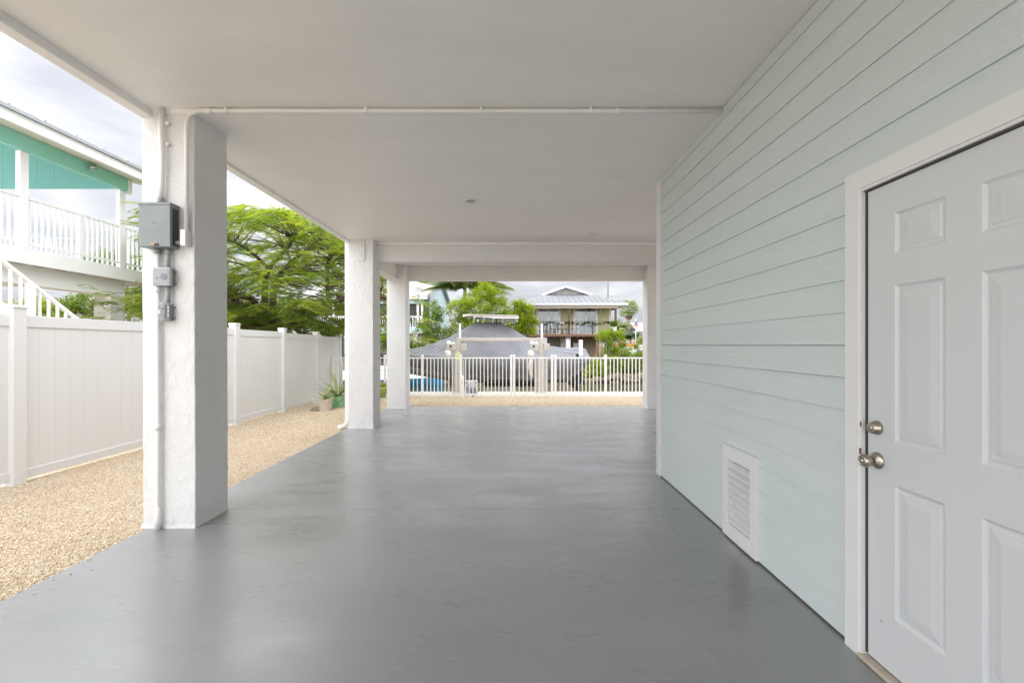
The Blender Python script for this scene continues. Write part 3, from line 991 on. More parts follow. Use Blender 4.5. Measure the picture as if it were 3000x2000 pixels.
def potted(label, x, y, rt, rb, h, potmat, n, ll, wd, sx=1, group=None, seed=0, square=False):
    rd = random.Random(seed)
    zb = gz(x, y) - .004
    t = thing('potted_plant', label, 'plant', (x, y, zb), group)
    if square:
        mb = MB()
        prof = [(rb,0),(rt*.95,h*.8),(rt,h*.8),(rt*1.02,h),(rt*.93,h),(rt*.9,h*.9)]
        mb.lathe([(r_*1.28, zb+z) for r_, z in prof], 4, (0,0,0))
        a = R(32)
        mb.v = [(x+p[0]*math.cos(a)-p[1]*math.sin(a), y+p[0]*math.sin(a)+p[1]*math.cos(a), p[2]) for p in mb.v]
        mb.build('pot', potmat, t, bevel=.012)
    else:
        MB().lathe([(rb,zb),(rt*.95,zb+h*.78),(rt*.96,zb+h*.80),(rt,zb+h*.82),(rt*1.02,zb+h),(rt*.94,zb+h),(rt*.9,zb+h*.93)], 28, (x,y,0)).build('pot', potmat, t, smooth=False, bevel=.004)
    MB().lathe([(rt*.9,zb+h*.86),(rt*.9,zb+h*.9),(rt*.3,zb+h*.93)], 16, (x,y,0)).build('soil', M['earth'], t)
    for i in range(n):
        az_ = i*2.399 + rd.uniform(-.3,.3)
        f = i/n
        el = R(rd.uniform(12,38)) if f < .4 else R(rd.uniform(38,62)) if f < .75 else R(rd.uniform(62,86))
        mb = MB()
        strap_leaf(mb, (x+.02*math.cos(az_), y+.02*math.sin(az_), zb+h*.9), az_, el, ll*rd.uniform(.75,1.1), wd*rd.uniform(.8,1.15), R(rd.uniform(35,75)) if f < .75 else R(rd.uniform(5,35)))
        mb.build('leaf', M['strap'], t, smooth=True)
    return t
potw = paint('sandy_pot', (.62,.55,.47), .7, .05, 6, .2, 60)
potg = paint('mint_green_pot', (.30,.62,.36), .45, .08, 3)
potb = paint('brown_pot', (.38,.31,.25), .7, .08, 6)
potted('spiky leaved plant in a sandy beige pot on the gravel by the vinyl fence', -4.05, 9.85, .152, .118, .26, potw, 14, .42, .038, seed=4)
potted('large arching variegated plant in a mint green pot by the carport post', -3.97, 10.35, .150, .110, .27, potg, 26, .76, .055, seed=9, square=True)
potted('spiky plant in a brown pot half hidden behind the mint green pot', -3.72, 10.95, .15, .12, .27, potb, 16, .50, .04, seed=13)
# glazed urn by the picket fence
ur = thing('urn_planter', 'tall olive glazed urn with a budding plant near the picket fence', 'planter', (-3.50, 12.22, gz(-3.5,12.22)))
zb = gz(-3.5, 12.22) - .003
MB().lathe([(.075,zb),(.09,zb+.04),(.115,zb+.15),(.125,zb+.25),(.122,zb+.29),(.108,zb+.30),(.10,zb+.28)], 24, (-3.5,12.22,0)).build('urn', paint('olive_glaze',(.26,.32,.07),.25,.25,5), ur, smooth=True)
for i in range(7):
    mb = MB()
    a = i*.9
    bx, by = -3.5+.05*math.cos(a), 12.22+.05*math.sin(a)
    pts = [(bx, by, zb+.27), (bx+.03*math.cos(a), by+.03*math.sin(a), zb+.36), (bx+.035*math.cos(a), by+.035*math.sin(a), zb+.40+.02*(i%3))]
    mb.tube(pts, [.022,.028,.012], 8)
    mb.build('stem', paint('bud_stem',(.35,.27,.08),.6,.3,30), ur, smooth=True)
# drip hose by the pots
hs_ = thing('drip_hose', 'thin black drip hose with a green connector on the gravel', 'hose', (-4.3, 9.9, gz(-4.3,9.9)))
zz = gz(-4.2, 9.9) + .01
MB().tube([(-4.16,10.12,zz+.02),(-4.30,10.16,zz+.03),(-4.40,10.02,zz+.012),(-4.38,9.88,zz),(-4.28,9.80,zz),(-4.18,9.80,zz)], .007, 8).build('tube', M['black_rubber'], hs_, smooth=True)
MB().tube([(-3.97,10.12,zz+.05),(-3.86,10.1,zz+.14),(-3.76,10.12,zz+.22)], .0045, 6).build('tube', M['black_rubber'], hs_, smooth=True)
MB().box(-4.235,-4.185,9.785,9.815,zz-.012,zz+.02).build('connector', paint('green_plastic',(.01,.22,.10),.4,.1,10), hs_, bevel=.005)
# a few dry leaves and twigs dropped on the gravel
lt_ = paint('dry_leaf', (.30,.15,.05), .7, .3, 20)
for i, (x, y) in enumerate(((-4.55,5.6),(-4.2,6.2),(-3.6,6.9),(-3.2,4.1),(-4.5,3.7))):
    mb = MB(); strap_leaf(mb, (x, y, gz(x,y)+.012), i*1.3, R(8), .07, .022, R(20), 4)
    tag(mb.build('fallen_leaf', lt_), 'small dry brown leaf lying on the gravel beside the vinyl fence', 'leaf', 'dry leaves on the gravel')

# ================================================================== royal poinciana behind the fence
M['poin'] = leafmat('poinciana_leaf', [(.07,.14,.035),(.12,.21,.045),(.18,.27,.04),(.25,.32,.05),(.29,.335,.07),(.16,.29,.07)], .5, .5, True)
M['bark'] = paint('bark', (.095,.066,.047), .9, .3, 9, .8, 30, bdist=.02)
M['bark_grey'] = paint('grey_bark', (.24,.21,.175), .9, .3, 9, .8, 30, bdist=.02)

def frond_template(pairs, length, plen, pw, droop):
    """bipinnate frond: paired feathery pinnae along an arching rachis; local +x out, z up"""
    V, Q = [], []
    def quad(a, b, c, d):
        o_ = len(V); V.extend([a,b,c,d]); Q.append((o_,o_+1,o_+2,o_+3))
    for k in range(pairs):
        f = (k+.6)/pairs
        x = f*length; z = -droop*f*f*length
        pl = plen*math.sin(math.pi*(.18+.72*f))**.7
        for s in (-1, 1):
            ax, ay = .45, s*.9
            tip = (x+ax*pl, ay*pl, z - .22*pl)
            mid = (x+ax*pl*.5, ay*pl*.5, z + .02*pl)
            hw = pw
            quad((x-.004,0,z),(mid[0]-hw,mid[1],mid[2]),(tip[0],tip[1],tip[2]),(mid[0]+hw,mid[1],mid[2]))
    quad((0,-.004,0),(length,-.002,-droop*length),(length,.002,-droop*length),(0,.004,0))
    return np.array(V), np.array(Q)
def place(template, pos, az_, pitch, roll, scale):
    """arrays of placements -> joined verts, quads"""
    V, Q = template
    n_ = len(pos)
    ca, sa = np.cos(az_)[:,None], np.sin(az_)[:,None]
    cp, sp = np.cos(pitch)[:,None], np.sin(pitch)[:,None]
    cr, sr = np.cos(roll)[:,None], np.sin(roll)[:,None]
    v = V[None]*scale[:,None,None]
    x, y, z = v[...,0], v[...,1], v[...,2]
    y, z = y*cr - z*sr, y*sr + z*cr
    x, z = x*cp - z*sp, x*sp + z*cp
    x, y = x*ca - y*sa, x*sa + y*ca
    v = np.stack([x,y,z], -1) + pos[:,None,:]
    q = Q[None] + (np.arange(n_)*len(V))[:,None,None]
    return v.reshape(-1,3), q.reshape(-1,4)

pt = thing('poinciana_tree', 'spreading poinciana tree with feathery fern leaves behind the vinyl fence', 'tree', (-6.75, 13.0, -.1))
trunk = MB()
limbs = []
def limb(pts, r0, r1):
    """pts: (photo x, photo y, depth)"""
    w_ = [P(*p) for p in pts]
    # smooth
    sm = []
    for i in range(len(w_)-1):
        for k in range(4):
            t_ = k/4
            a_, b_ = w_[max(i-1,0)], w_[i]; c_, d_ = w_[i+1], w_[min(i+2,len(w_)-1)]
            sm.append(.5*((2*b_) + (-a_+c_)*t_ + (2*a_-5*b_+4*c_-d_)*t_*t_ + (-a_+3*b_-3*c_+d_)*t_**3))
    sm.append(w_[-1])
    rs_ = [r0+(r1-r0)*i/(len(sm)-1) for i in range(len(sm))]
    trunk.tube(sm, [r_*1.3 for r_ in rs_], 8)
    limbs.extend([(p, r_) for p, r_ in zip(sm, rs_)])
limb([(850,1165,13.2),(835,1040,13.2),(812,955,13.1),(764,917,13.0)], .19, .13)
limb([(764,917,13.0),(775,889,13.0),(777,835,13.0),(788,787,12.9),(825,746,12.7),(862,700,12.4)], .095, .02)
limb([(788,787,12.9),(747,748,12.6),(700,715,12.3),(650,700,12.0)], .05, .015)
limb([(800,940,13.1),(801,850,13.4),(816,809,13.5),(853,768,13.4),(895,735,13.2),(925,708,12.9)], .085, .02)
limb([(853,768,13.4),(842,740,14.0),(820,715,14.6)], .04, .015)
limb([(764,917,13.0),(736,874,12.7),(703,868,12.3),(640,850,11.9),(560,830,11.6)], .08, .02)
limb([(777,820,13.0),(740,790,12.4),(699,772,12.0),(640,760,11.7)], .04, .012)
limb([(840,960,13.2),(905,893,12.9),(960,886,12.6),(1007,878,12.2),(1090,870,11.9),(1180,880,11.6)], .085, .02)
limb([(960,886,12.6),(960,790,12.6),(965,755,12.5),(1000,735,12.3),(1060,720,12.1)], .045, .014)
limb([(850,950,13.3),(930,1000,14.0),(1010,960,14.6),(1090,900,15.0)], .06, .015)
limb([(764,917,13.0),(720,900,14.2),(660,860,15.2),(600,800,15.8)], .06, .015)
limb([(801,850,13.4),(860,800,14.8),(940,760,15.8)], .05, .015)
TC = Vector((-6.6, 13.1, 0))
pads = []
tries = 0
while len(pads) < 720 and tries < 60000:
    tries += 1
    r_ = 4.9*math.sqrt(random.random()); a = random.uniform(0, 2*math.pi)
    x, y = TC.x + r_*math.cos(a), TC.y + .85*r_*math.sin(a)
    if x > -2.25 or (y < 10.35 and x > -3.2) or y < 9.6: continue
    top = 4.95 - .045*r_*r_
    u = random.random()
    z = top - (0.0 + 2.9*u**1.5)
    if z < 1.75: continue
    sx_, sy_ = CX + x*F/y, CY - (z-H)*F/y
    if sx_ > 1150: continue
    if sx_ < 415 and (sy_ < 840 or random.random() < .4): continue
    # leave airy gaps inside the crown
    nz_ = math.sin(x*1.9+1.3)*math.sin(y*1.7+.4)*math.sin(z*2.6+.8)
    if u > .2 and nz_ < -.10: continue
    pads.append((x, y, z))
for p in ((1212,880,11.7),(1222,948,11.6),(1208,985,11.7),(1232,940,11.8),(1120,860,11.2),(1128,900,11.2),(1122,960,11.4),(1100,800,11.3)):
    pads.append(tuple(P(*p)))
# low skirt of the crown just above the fence
for i in range(150):
    pads.append(tuple(P(random.uniform(520,1010), random.uniform(890,975), random.uniform(11.6,15.5))))
tw = MB()
LP = np.array([tuple(p) for p, _ in limbs])
pos, azs, pit, rol, sca, tones = [], [], [], [], [], []
for x, y, z in pads:
    pv = np.array((x,y,z))
    d2 = ((LP-pv)**2*np.array((1,1,1.6))).sum(1) + np.where(LP[:,2] > z+.1, 4, 0)
    k = int(d2.argmin()); a_ = Vector(LP[k]); b_ = Vector(pv)
    mid = (a_+b_)/2 + Vector((random.uniform(-.1,.1), random.uniform(-.1,.1), random.uniform(-.05,.12)))
    trunk.tube([a_, mid, b_], [min(limbs[k][1]*.7,.022), .010, .004], 5, cap=False)
    out_a = math.atan2(y-TC.y, x-TC.x)
    nf = random.randint(6, 9)
    ptone = random.random()
    for i in range(nf):
        tones.append(.5*ptone + .5*random.random())
        az_ = out_a + random.gauss(0, 1.15)
        pos.append((x+random.gauss(0,.10), y+random.gauss(0,.10), z+random.gauss(0,.05)))
        azs.append(az_); pit.append(random.uniform(-.25,.30)); rol.append(random.gauss(0,.28)); sca.append(random.uniform(.7,1.2))
ftpl = frond_template(12, .40, .115, .0135, .32)
v, q = place(ftpl, np.array(pos), np.array(azs), np.array(pit), np.array(rol), np.array(sca))
keep = None
trunk.build('trunk', M['bark'], pt, smooth=True)
np_mesh('crown', v, q, M['poin'], pt, tone=np.repeat(np.array(tones), len(ftpl[0])))

# ================================================================== generic broadleaf trees and shrubs
def leafcloud(blobs, n_, size, seed, clump=.28, per=26, aspect=.5, up=.0):
    """blobs: (x,y,z,rx,ry,rz[,weight]) ; leaf quads bunched into clumps through the volume"""
    g = np.random.default_rng(seed)
    B = np.array([b[:6] for b in blobs], float)
    wts = np.array([b[3]*b[4]*b[5] for b in blobs])**.75
    nc = max(1, n_//per)
    idx = g.choice(len(B), nc, p=wts/wts.sum())
    d = g.normal(size=(nc,3)); d /= np.linalg.norm(d,axis=1,keepdims=True)
    rad = g.uniform(.25,1,nc)**.45
    c_ = B[idx,:3] + d*rad[:,None]*B[idx,3:6]*g.uniform(.85,1.08,(nc,1))
    cs = clump*g.uniform(.6,1.3,nc)
    P_ = np.repeat(c_, per, 0) + g.normal(size=(nc*per,3))*np.repeat(cs,per)[:,None]*np.array((1,1,.75))*.6
    m_ = len(P_)
    nrm = g.normal(size=(m_,3)); nrm[:,2] = np.abs(nrm[:,2])+.35+up
    nrm /= np.linalg.norm(nrm,axis=1,keepdims=True)
    t1 = np.cross(nrm, g.normal(size=(m_,3))); t1 /= np.linalg.norm(t1,axis=1,keepdims=True)
    t2 = np.cross(nrm, t1)
    s_ = size*g.uniform(.65,1.35,(m_,1))
    V = np.stack([P_-t1*s_, P_-t2*s_*aspect+t1*s_*.1, P_+t1*s_, P_+t2*s_*aspect+t1*s_*.1], 1)
    V[:,[1,3]] += (nrm*s_*.22)[:,None,:]
    tone = np.repeat(.6*np.repeat(g.random(nc), per) + .4*g.random(m_), 4)
    return V.reshape(-1,3), (np.arange(m_*4).reshape(-1,4)), c_, tone
def shrub(name, label, cat, base, blobs, n_, size, mat_, seed, stem_r=.06, clump=.28, aspect=.5, bark='bark_grey', nstem=3, group=None):
    base = Vector(base)
    t = thing(name, label, cat, base, group)
    v, q, cc, tn = leafcloud(blobs, n_, size, seed, clump, aspect=aspect)
    rd = random.Random(seed)
    mb = MB()
    top = [Vector(b[:3]) for b in blobs]
    pick = top if len(top) <= nstem*2 else rd.sample(top, nstem*2)
    for b in pick:
        s_ = base + Vector((rd.uniform(-1,1)*stem_r*2, rd.uniform(-1,1)*stem_r*2, -.05))
        mid = s_.lerp(b, .5) + Vector((rd.uniform(-.15,.15), rd.uniform(-.15,.15), rd.uniform(0,.2)))
        mb.tube([s_, s_.lerp(mid,.5), mid, b], [stem_r, stem_r*.8, stem_r*.6, stem_r*.25], 6)
        for k in range(5):
            c_ = Vector(cc[rd.randrange(len(cc))])
            if (c_-b).length < 2.2:
                mb.tube([mid.lerp(b, rd.random()), c_], [stem_r*.35, stem_r*.1], 5, cap=False)
    mb.build('trunk', M[bark], t, smooth=True)
    np_mesh('crown', v, q, mat_, t, tone=tn)
    return t
M['leaf_lime'] = leafmat('bright_green_leaf', [(.10,.17,.012),(.18,.27,.014),(.28,.37,.018),(.38,.44,.03)], .45, .42, True)
M['leaf_mid'] = leafmat('mid_green_leaf', [(.06,.11,.012),(.11,.18,.016),(.17,.25,.02),(.25,.32,.03)], .45, .38, True)
M['leaf_dark'] = leafmat('dark_green_leaf', [(.02,.05,.012),(.04,.085,.015),(.07,.12,.02)], .45, .22, True)
M['leaf_yellow'] = leafmat('yellow_green_leaf', [(.20,.24,.012),(.30,.33,.02),(.38,.38,.04)], .5, .3, True)

# ================================================================== turquoise trimmed stilt house over the fence
M['hwhite'] = paint('house_white_paint', (.80,.80,.80), .5, .03, 1.5)
M['teal'] = paint('turquoise_paint', (.27,.61,.52), .55, .06, 1.5)
def _t111():
    m, t, b = _new('turquoise_grooved_panel')
    n0 = _noise(t, _pos(t), 40, 4, .7)
    t.links.new(_ramp(t, n0, [(.35,(.15,.42,.37)),(.65,(.20,.49,.43))]), b.inputs['Base Color'])  # same turquoise paint as the beam, darkened to put porch shade into the colour
    b.inputs['Roughness'].default_value = .7
    _bump(t, b, n0, .4, .006)
    return m
M['t111'] = _t111()
M['metal_roof'] = paint('galvalume_roof', (.50,.52,.55), .38, .06, 2, metallic=.55)
M['soffit'] = paint('cream_soffit', (.72,.66,.58), .6, .03, 2)
M['pier'] = paint('raw_concrete_pier', (.62,.61,.59), .85, .06, 3, .3, 40)
th = thing('stilt_house', 'white stilt house with turquoise porch trim and railed deck behind the fence', 'house', (-12, 8, 0))
RX = -9.40
dk = MB().box(-15.2, RX, 2.0, 12.2, 3.165, 3.2).build('deck_boards', M['hwhite'], th)
MB().box(RX-.02, RX+.02, 1.98, 12.22, 2.90, 3.197).build('rim_board', M['hwhite'], th, bevel=.004)
MB().box(-15.2, RX-.02, 12.18, 12.22, 2.90, 3.197).build('rim_board', M['hwhite'], th)
y = 2.3
while y < 12.1:
    MB().box(-15.0, RX-.02, y-.02, y+.02, 2.915, 3.163).build('joist', M['hwhite'], th); y += .42
MB().box(-9.97, -9.62, 1.5, 11.3, 2.53, 2.912).build('girder', M['hwhite'], th, bevel=.006)
MB().box(-13.5, -13.15, 1.5, 11.3, 2.53, 2.912).build('girder', M['hwhite'], th, bevel=.006)
for x in (-10.0, -13.52):
    for y in (10.86, 4.4):
        MB().box(x, x+.40, y, y+.42, -.3, 2.529).build('pier', M['pier'], th, bevel=.01)
# porch posts and railing
for y in (8.75, 10.95, 5.6):
    MB().box(RX-.085, RX+.02, y-.075, y+.075, 3.2, 5.05).build('porch_post', M['hwhite'], th, bevel=.005)
for y in (9.9, 12.1):
    MB().box(RX-.07, RX+.01, y-.04, y+.04, 3.2, 4.16).build('rail_post', M['hwhite'], th, bevel=.004)
MB().box(-13.3,-13.2,8.9,9.0,3.2,6.0).build('porch_post', M['soffit'], th)
tr_ = MB().box(RX-.058, RX+.014, 2.0, 12.157, 4.157, 4.196).build('top_rail', M['hwhite'], th, bevel=.004)
MB().box(RX-.045, RX+.005, 2.0, 12.16, 3.285, 3.33).build('bottom_rail', M['hwhite'], th)
bal = MB().box(-.017,.017,-.017,.017,0,.826).mesh('baluster'); bal.materials.append(M['hwhite'])
y = 5.7
while y < 12.1:
    if abs(y-8.75) > .09 and abs(y-10.95) > .09 and abs(y-9.9) > .06:
        link('baluster', bal, th, loc=(RX-.02, y, 3.33))
    y += .122
MB().box(-15.1, RX-.02, 12.13, 12.17, 4.155, 4.19).build('top_rail', paint('grey_rail',(.55,.57,.60),.5,.03,2), th)  # top rail at the far end is a cooler grey than the others
MB().box(-15.1, RX-.02, 12.13, 12.17, 3.285, 3.33).build('bottom_rail', M['hwhite'], th)
x = -15.0
while x < RX-.1:
    link('baluster', bal, th, loc=(x, 12.15, 3.33)); x += .135
# roof: fascia, soffit, header beam, gable panel, metal sheet
XE, XB = -8.80, -9.34
slope = .29
MB().box(XE-.03, XE, 1.0, 11.55, 5.25, 5.455).build('fascia', M['hwhite'], th, bevel=.004)
MB().add([(XE-.03,1.0,5.27),(XE-.03,11.5,5.27),(XB-.2,11.5,5.40),(XB-.2,1.0,5.40),(XE-.03,1.0,5.30),(XE-.03,11.5,5.30),(XB-.2,11.5,5.43),(XB-.2,1.0,5.43)],
         [(0,1,2,3),(7,6,5,4),(0,4,5,1),(1,5,6,2),(2,6,7,3),(3,7,4,0)]).build('soffit', M['soffit'], th)
MB().box(XB-.09, XB, 1.0, 11.05, 5.052, 5.352).build('header_beam', M['teal'], th, bevel=.004)
MB().box(XB-.10, XB+.012, 11.052, 11.16, 5.02, 5.345).build('beam_end', M['hwhite'], th)
rz = lambda x: 5.455 + (XE - x)*slope
roof = MB().add([(XE+.05,.9,rz(XE+.05)+.01),(XE+.05,11.6,rz(XE+.05)+.01),(-14.5,11.6,rz(-14.5)),(-14.5,.9,rz(-14.5)),
                 (XE+.05,.9,rz(XE+.05)+.075),(XE+.05,11.6,rz(XE+.05)+.075),(-14.5,11.6,rz(-14.5)+.065),(-14.5,.9,rz(-14.5)+.065)],
                [(0,1,2,3),(7,6,5,4),(0,4,5,1),(1,5,6,2),(2,6,7,3),(3,7,4,0)]).build('roof', M['metal_roof'], th)
y = 1.2
while y < 11.6:
    MB().beam((XE+.05,y,rz(XE+.05)+.085),(-14.5,y,rz(-14.5)+.075),.03,.03).build('roof_rib', M['metal_roof'], roof); y += .61
for i in range(12):
    a, b = XB-.006-i*.41, XB-.412-i*.41
    MB().add([(a,10.9,5.08),(b,10.9,5.08),(b,10.9,rz(b)-.04),(a,10.9,rz(a)-.04),(a,10.93,5.08),(b,10.93,5.08),(b,10.93,rz(b)-.04),(a,10.93,rz(a)-.04)],
             [(0,1,2,3),(7,6,5,4),(0,4,5,1),(1,5,6,2),(2,6,7,3),(3,7,4,0)]).build('gable_panel', M['t111'], th)
MB().box(-14.4, XB-.02, 10.905, 10.925, 5.10, rz(XB)-.1).build('gable_backing', M['t111'], th)
lm = MB().lathe([(.02,.09),(.045,.08),(.05,.03),(.085,.0),(.08,-.012)], 14, (-9.22, 10.0, 5.22)).build('porch_lamp', M['steel'], th, smooth=True)
MB().lathe([(.05,-.06),(.055,-.012)], 12, (-9.22, 10.0, 5.22)).build('lamp_glass', M['clear'], lm)
# stairs coming down towards the fence
SX = -8.3
def sp_(y): return 2.72 - (y-7.37)*.69       # top of handrail
sa, sb = 5.25, 10.4
for x in (SX, SX-1.0):
    MB().beam((x,sa,sp_(sa)),(x,sb,sp_(sb)),.07,.05).build('stair_rail', M['hwhite'], th)
    MB().beam((x,sa,sp_(sa)-.85),(x,sb,sp_(sb)-.85),.05,.05).build('stair_rail', M['hwhite'], th)
    MB().beam((x,sa,sp_(sa)-1.05),(x,sb,sp_(sb)-1.05),.05,.26).build('stringer', M['hwhite'], th)
    y = sa+.1
    i = 0
    while y < sb:
        if i % 8 == 0 and i > 0:
            MB().box(x-.05,x+.05,y-.05,y+.05,sp_(y)-1.1,sp_(y)).build('newel_post', M['hwhite'], th)
        else:
            o = link('baluster', bal, th, loc=(x,y,sp_(y)-.85)); o.scale = (1,1,1.02)
        y += .155; i += 1
for i in range(15):
    y = sa + .1 + i*.27
    MB().box(SX-.98, SX-.02, y, y+.28, sp_(y)-1.02, sp_(y)-.98).build('tread', M['hwhite'], th)
MB().box(RX+.02, SX+.05, 4.2, 5.3, 3.15, 3.2).build('landing', M['hwhite'], th)

# ================================================================== covered boat on its lift
def _cover():
    m, t, b = _new('grey_boat_cover')
    n0 = _noise(t, _pos(t), 1.6, 5, .6)
    t.links.new(_ramp(t, n0, [(.3,(.135,.136,.152)),(.7,(.175,.176,.193))]), b.inputs['Base Color'])
    b.inputs['Roughness'].default_value = .75
    b.inputs['Sheen Weight'].default_value = .15
    p = _bump(t, b, _noise(t, _pos(t, (1,1,2.5)), 3.2, 5, .6, 1.2), .45, .08)
    _bump(t, b, _noise(t, _pos(t, (3,3,.6)), 6, 3, .6, .6), .25, .03, p)
    return m
M['cover'] = _cover()
M['hull'] = paint('grey_gelcoat', (.34,.33,.31), .35, .06, 2)
M['alu'] = paint('weathered_aluminium', (.50,.47,.42), .55, .08, 6, metallic=.25)
boat = thing('covered_boat', 'motor boat under a tented grey canvas cover raised on the lift', 'boat', (-1.1, 16.2, -.05))
BY, BX0, BX1 = 16.2, -4.76, 2.56
def half(x):
    u = (x-BX0)/(BX1-BX0)
    b = 1.32*(1-(1-min(1,u/.62))**2.1)**.62
    return max(.03, b*(1-.10*max(0,(u-.75)/.25)))
def ridge(x):
    px_ = CX + x*F/BY
    yy_ = np.interp(px_, [1105,1150,1202,1257,1303,1344,1396,1430,1466,1507,1540,1575,1607,1663,1694,1713], [1032,1028,1022,1012,994,973,946,944,946,968,990,1006,1016,1019,1017,1022])
    return H + (CY-yy_)*BY/F
def sheer(x): return float(np.interp(x, [-4.8,-3.6,-1,1,2.6],[1.06,.99,.93,.88,.90]))
def hem(x): return float(np.interp(x, [-4.8,-3.65,-2.2,-.8,1.7,2.1,2.56],[.78,.60,.30,.20,.19,.33,.72]))
NX, NS = 150, 36
mb = MB()
for i in range(NX+1):
    x = BX0 + (BX1-BX0)*i/NX
    b, rz_, sz, hz = half(x), ridge(x), sheer(x), hem(x)
    tw_ = min(b*.6, float(np.interp(x, [-2.2,-1.2,-.5,.3,1.2],[0,.45,.5,.3,0])))
    ring = []
    for k in range(-NS, NS+1):
        s_ = 1 if k >= 0 else -1
        a = abs(k)/NS
        if a < .6:                      # top, from ridge to sheer
            t_ = a/.6
            yv = t_*b
            tt = max(0, (yv-tw_)/max(.01,b-tw_))
            zv = sz + (rz_-sz)*(1-tt)**1.06
            # canvas pulled into creases that radiate from the two top corners
            xo = -1.29 if x < -1.29 else -.44 if x > -.44 else x
            dx_, dy_ = x-xo, max(0, yv-tw_*.8)
            rr_ = math.hypot(dx_, dy_)
            ang = math.atan2(dy_, abs(dx_)+1e-4)
            cr = abs(math.sin(ang*20+.6*math.sin(rr_*1.7)+(.7 if dx_ > 0 else 0)))
            am = .15*min(1, rr_/1.2)*(1-t_**4)*(1 if abs(dx_) > .02 else .15)
            zv += am*(cr**.6-.7)
            zv += .010*math.sin(x*6+yv*7*s_)
        else:                           # side, from sheer to hem
            t_ = (a-.6)/.4
            yv = b + .05*math.sin(math.pi*min(1,t_*1.3)) - .16*t_
            zv = sz + (hz-sz)*t_ - .03*(1-t_)*0
            yv += (.045*math.sin(x*9+2*math.sin(x*2.3)+t_*2) + .024*math.sin(x*21+t_*3))*t_
            zv += .012*math.sin(x*9)*t_
        ring.append((x, BY + s_*yv, zv))
    mb.v += ring
n_ = 2*NS+1
for i in range(NX):
    for k in range(n_-1):
        mb.f.append((i*n_+k, (i+1)*n_+k, (i+1)*n_+k+1, i*n_+k+1))
# stern drape
e0 = NX*n_
cst = len(mb.v)
for k in range(n_):
    x, y, z = mb.v[e0+k]
    mb.v.append((x+.05, BY+(y-BY)*.93, z-.05))
for k in range(n_):
    x, y, z = mb.v[e0+k]
    mb.v.append((x-.02, BY+(y-BY)*.80, max(.70, .62+(z-.70)*.35)))
for r_ in (0, 1):
    a = e0 if r_ == 0 else cst
    b2 = cst + r_*n_
    for k in range(n_-1): mb.f.append((a+k, b2+k, b2+k+1, a+k+1))
cov = mb.build('cover', M['cover'], boat, smooth=True)
# seams stitched into the canvas
MB().tube([(-.45+.002*k, 14.86-.004*k, .95-.075*k) for k in range(10)], .008, 5).build('seam', paint('seam',(.16,.16,.18),.7,.1,20), cov)
# hull below the hem
mb = MB()
for i in range(49):
    x = BX0+.12 + (BX1-.75-BX0)*i/48
    b = half(x)*.9
    hz = hem(x)+.06
    kz = float(np.interp(x,[-4.8,-3.8,-2.6,-1,2.6],[.75,.33,.10,.02,.0]))
    kz = min(kz, hz-.05)
    mb.v += [(x,BY-b,hz),(x,BY-b*.88,kz+(hz-kz)*.45),(x,BY,kz),(x,BY+b*.88,kz+(hz-kz)*.45),(x,BY+b,hz)]
for i in range(48):
    for k in range(4): mb.f.append((i*5+k, i*5+k+1, i*5+6+k, i*5+5+k))
mb.f.append((48*5,48*5+1,48*5+2,48*5+3,48*5+4))
mb.build('hull', M['hull'], boat, smooth=True)
# T-top over the tent
tt_ = MB()
for i in range(13):
    u = i/12
    x = -1.78 + 1.98*u
    hb = .92*(1-(1-min(1,u*2.2))**2)**.5 + .02
    zc_ = 2.375 - .05*u
    for s_, zz_ in ((-1,0),(-.5,.035),(0,.05),(.5,.035),(1,0)):
        tt_.v.append((x, BY+s_*hb, zc_+zz_-.11*(1-u)**6*0))
    for s_, zz_ in ((1,-.05),(0,-.05),(-1,-.05)):
        tt_.v.append((x, BY+s_*hb*.96, zc_+zz_ - .13*math.sin(math.pi*min(1,u*1.05))*0))
for i in range(12):
    for k in range(8): tt_.f.append((i*8+k, i*8+(k+1)%8, i*8+8+(k+1)%8, i*8+8+k))
tt_.f.append(tuple(range(7,-1,-1))); tt_.f.append(tuple(12*8+k for k in range(8)))
ttop = tt_.build('t_top', paint('t_top_canvas',(.72,.68,.62),.55,.04,3), boat, smooth=False)
for s_ in (-1,1):
    MB().tube([(-1.7,BY+s_*.3,2.36),(-1.2,BY+s_*.82,2.30),(-.6,BY+s_*.9,2.25),(.2,BY+s_*.9,2.24)], .024, 8).build('top_frame', M['white_metal'], ttop, smooth=True)
for x in (-1.28,-.95,-.62,-.3,.15):
    MB().beam((x,BY-.88,2.27),(x-.07,BY-.60,2.10),.035,.035).build('top_brace', M['white_metal'], ttop)
    MB().beam((x,BY+.88,2.27),(x-.07,BY+.60,2.10),.035,.035).build('top_brace', M['white_metal'], ttop)
for x in (-.55,.1):
    MB().box(x-.015,x+.015,BY-.70,BY-.66,2.02,2.30).build('tie_strap', M['black'], cov)
# perforated white post poking through a slit in the cover
ho = MB().lathe([(.055,0),(.05,.01),(.03,.015)], 16, (2.13,14.98,1.0),'y').build('cover_opening', M['black'], cov)
rp = MB().box(2.18,2.30,14.93,15.03,.98,1.50).build('guide_post', M['white_metal'], boat, bevel=.01)
for i in range(9):
    for dx in (.03,.06,.09):
        MB().box(2.18+dx-.006,2.18+dx+.006,14.9275,14.9305,1.02+i*.05,1.032+i*.05).build('hole', M['box_dark'], rp)
MB().box(2.05,2.15,17.3,17.4,.9,1.52).build('guide_post', M['white_metal'], boat, bevel=.01)
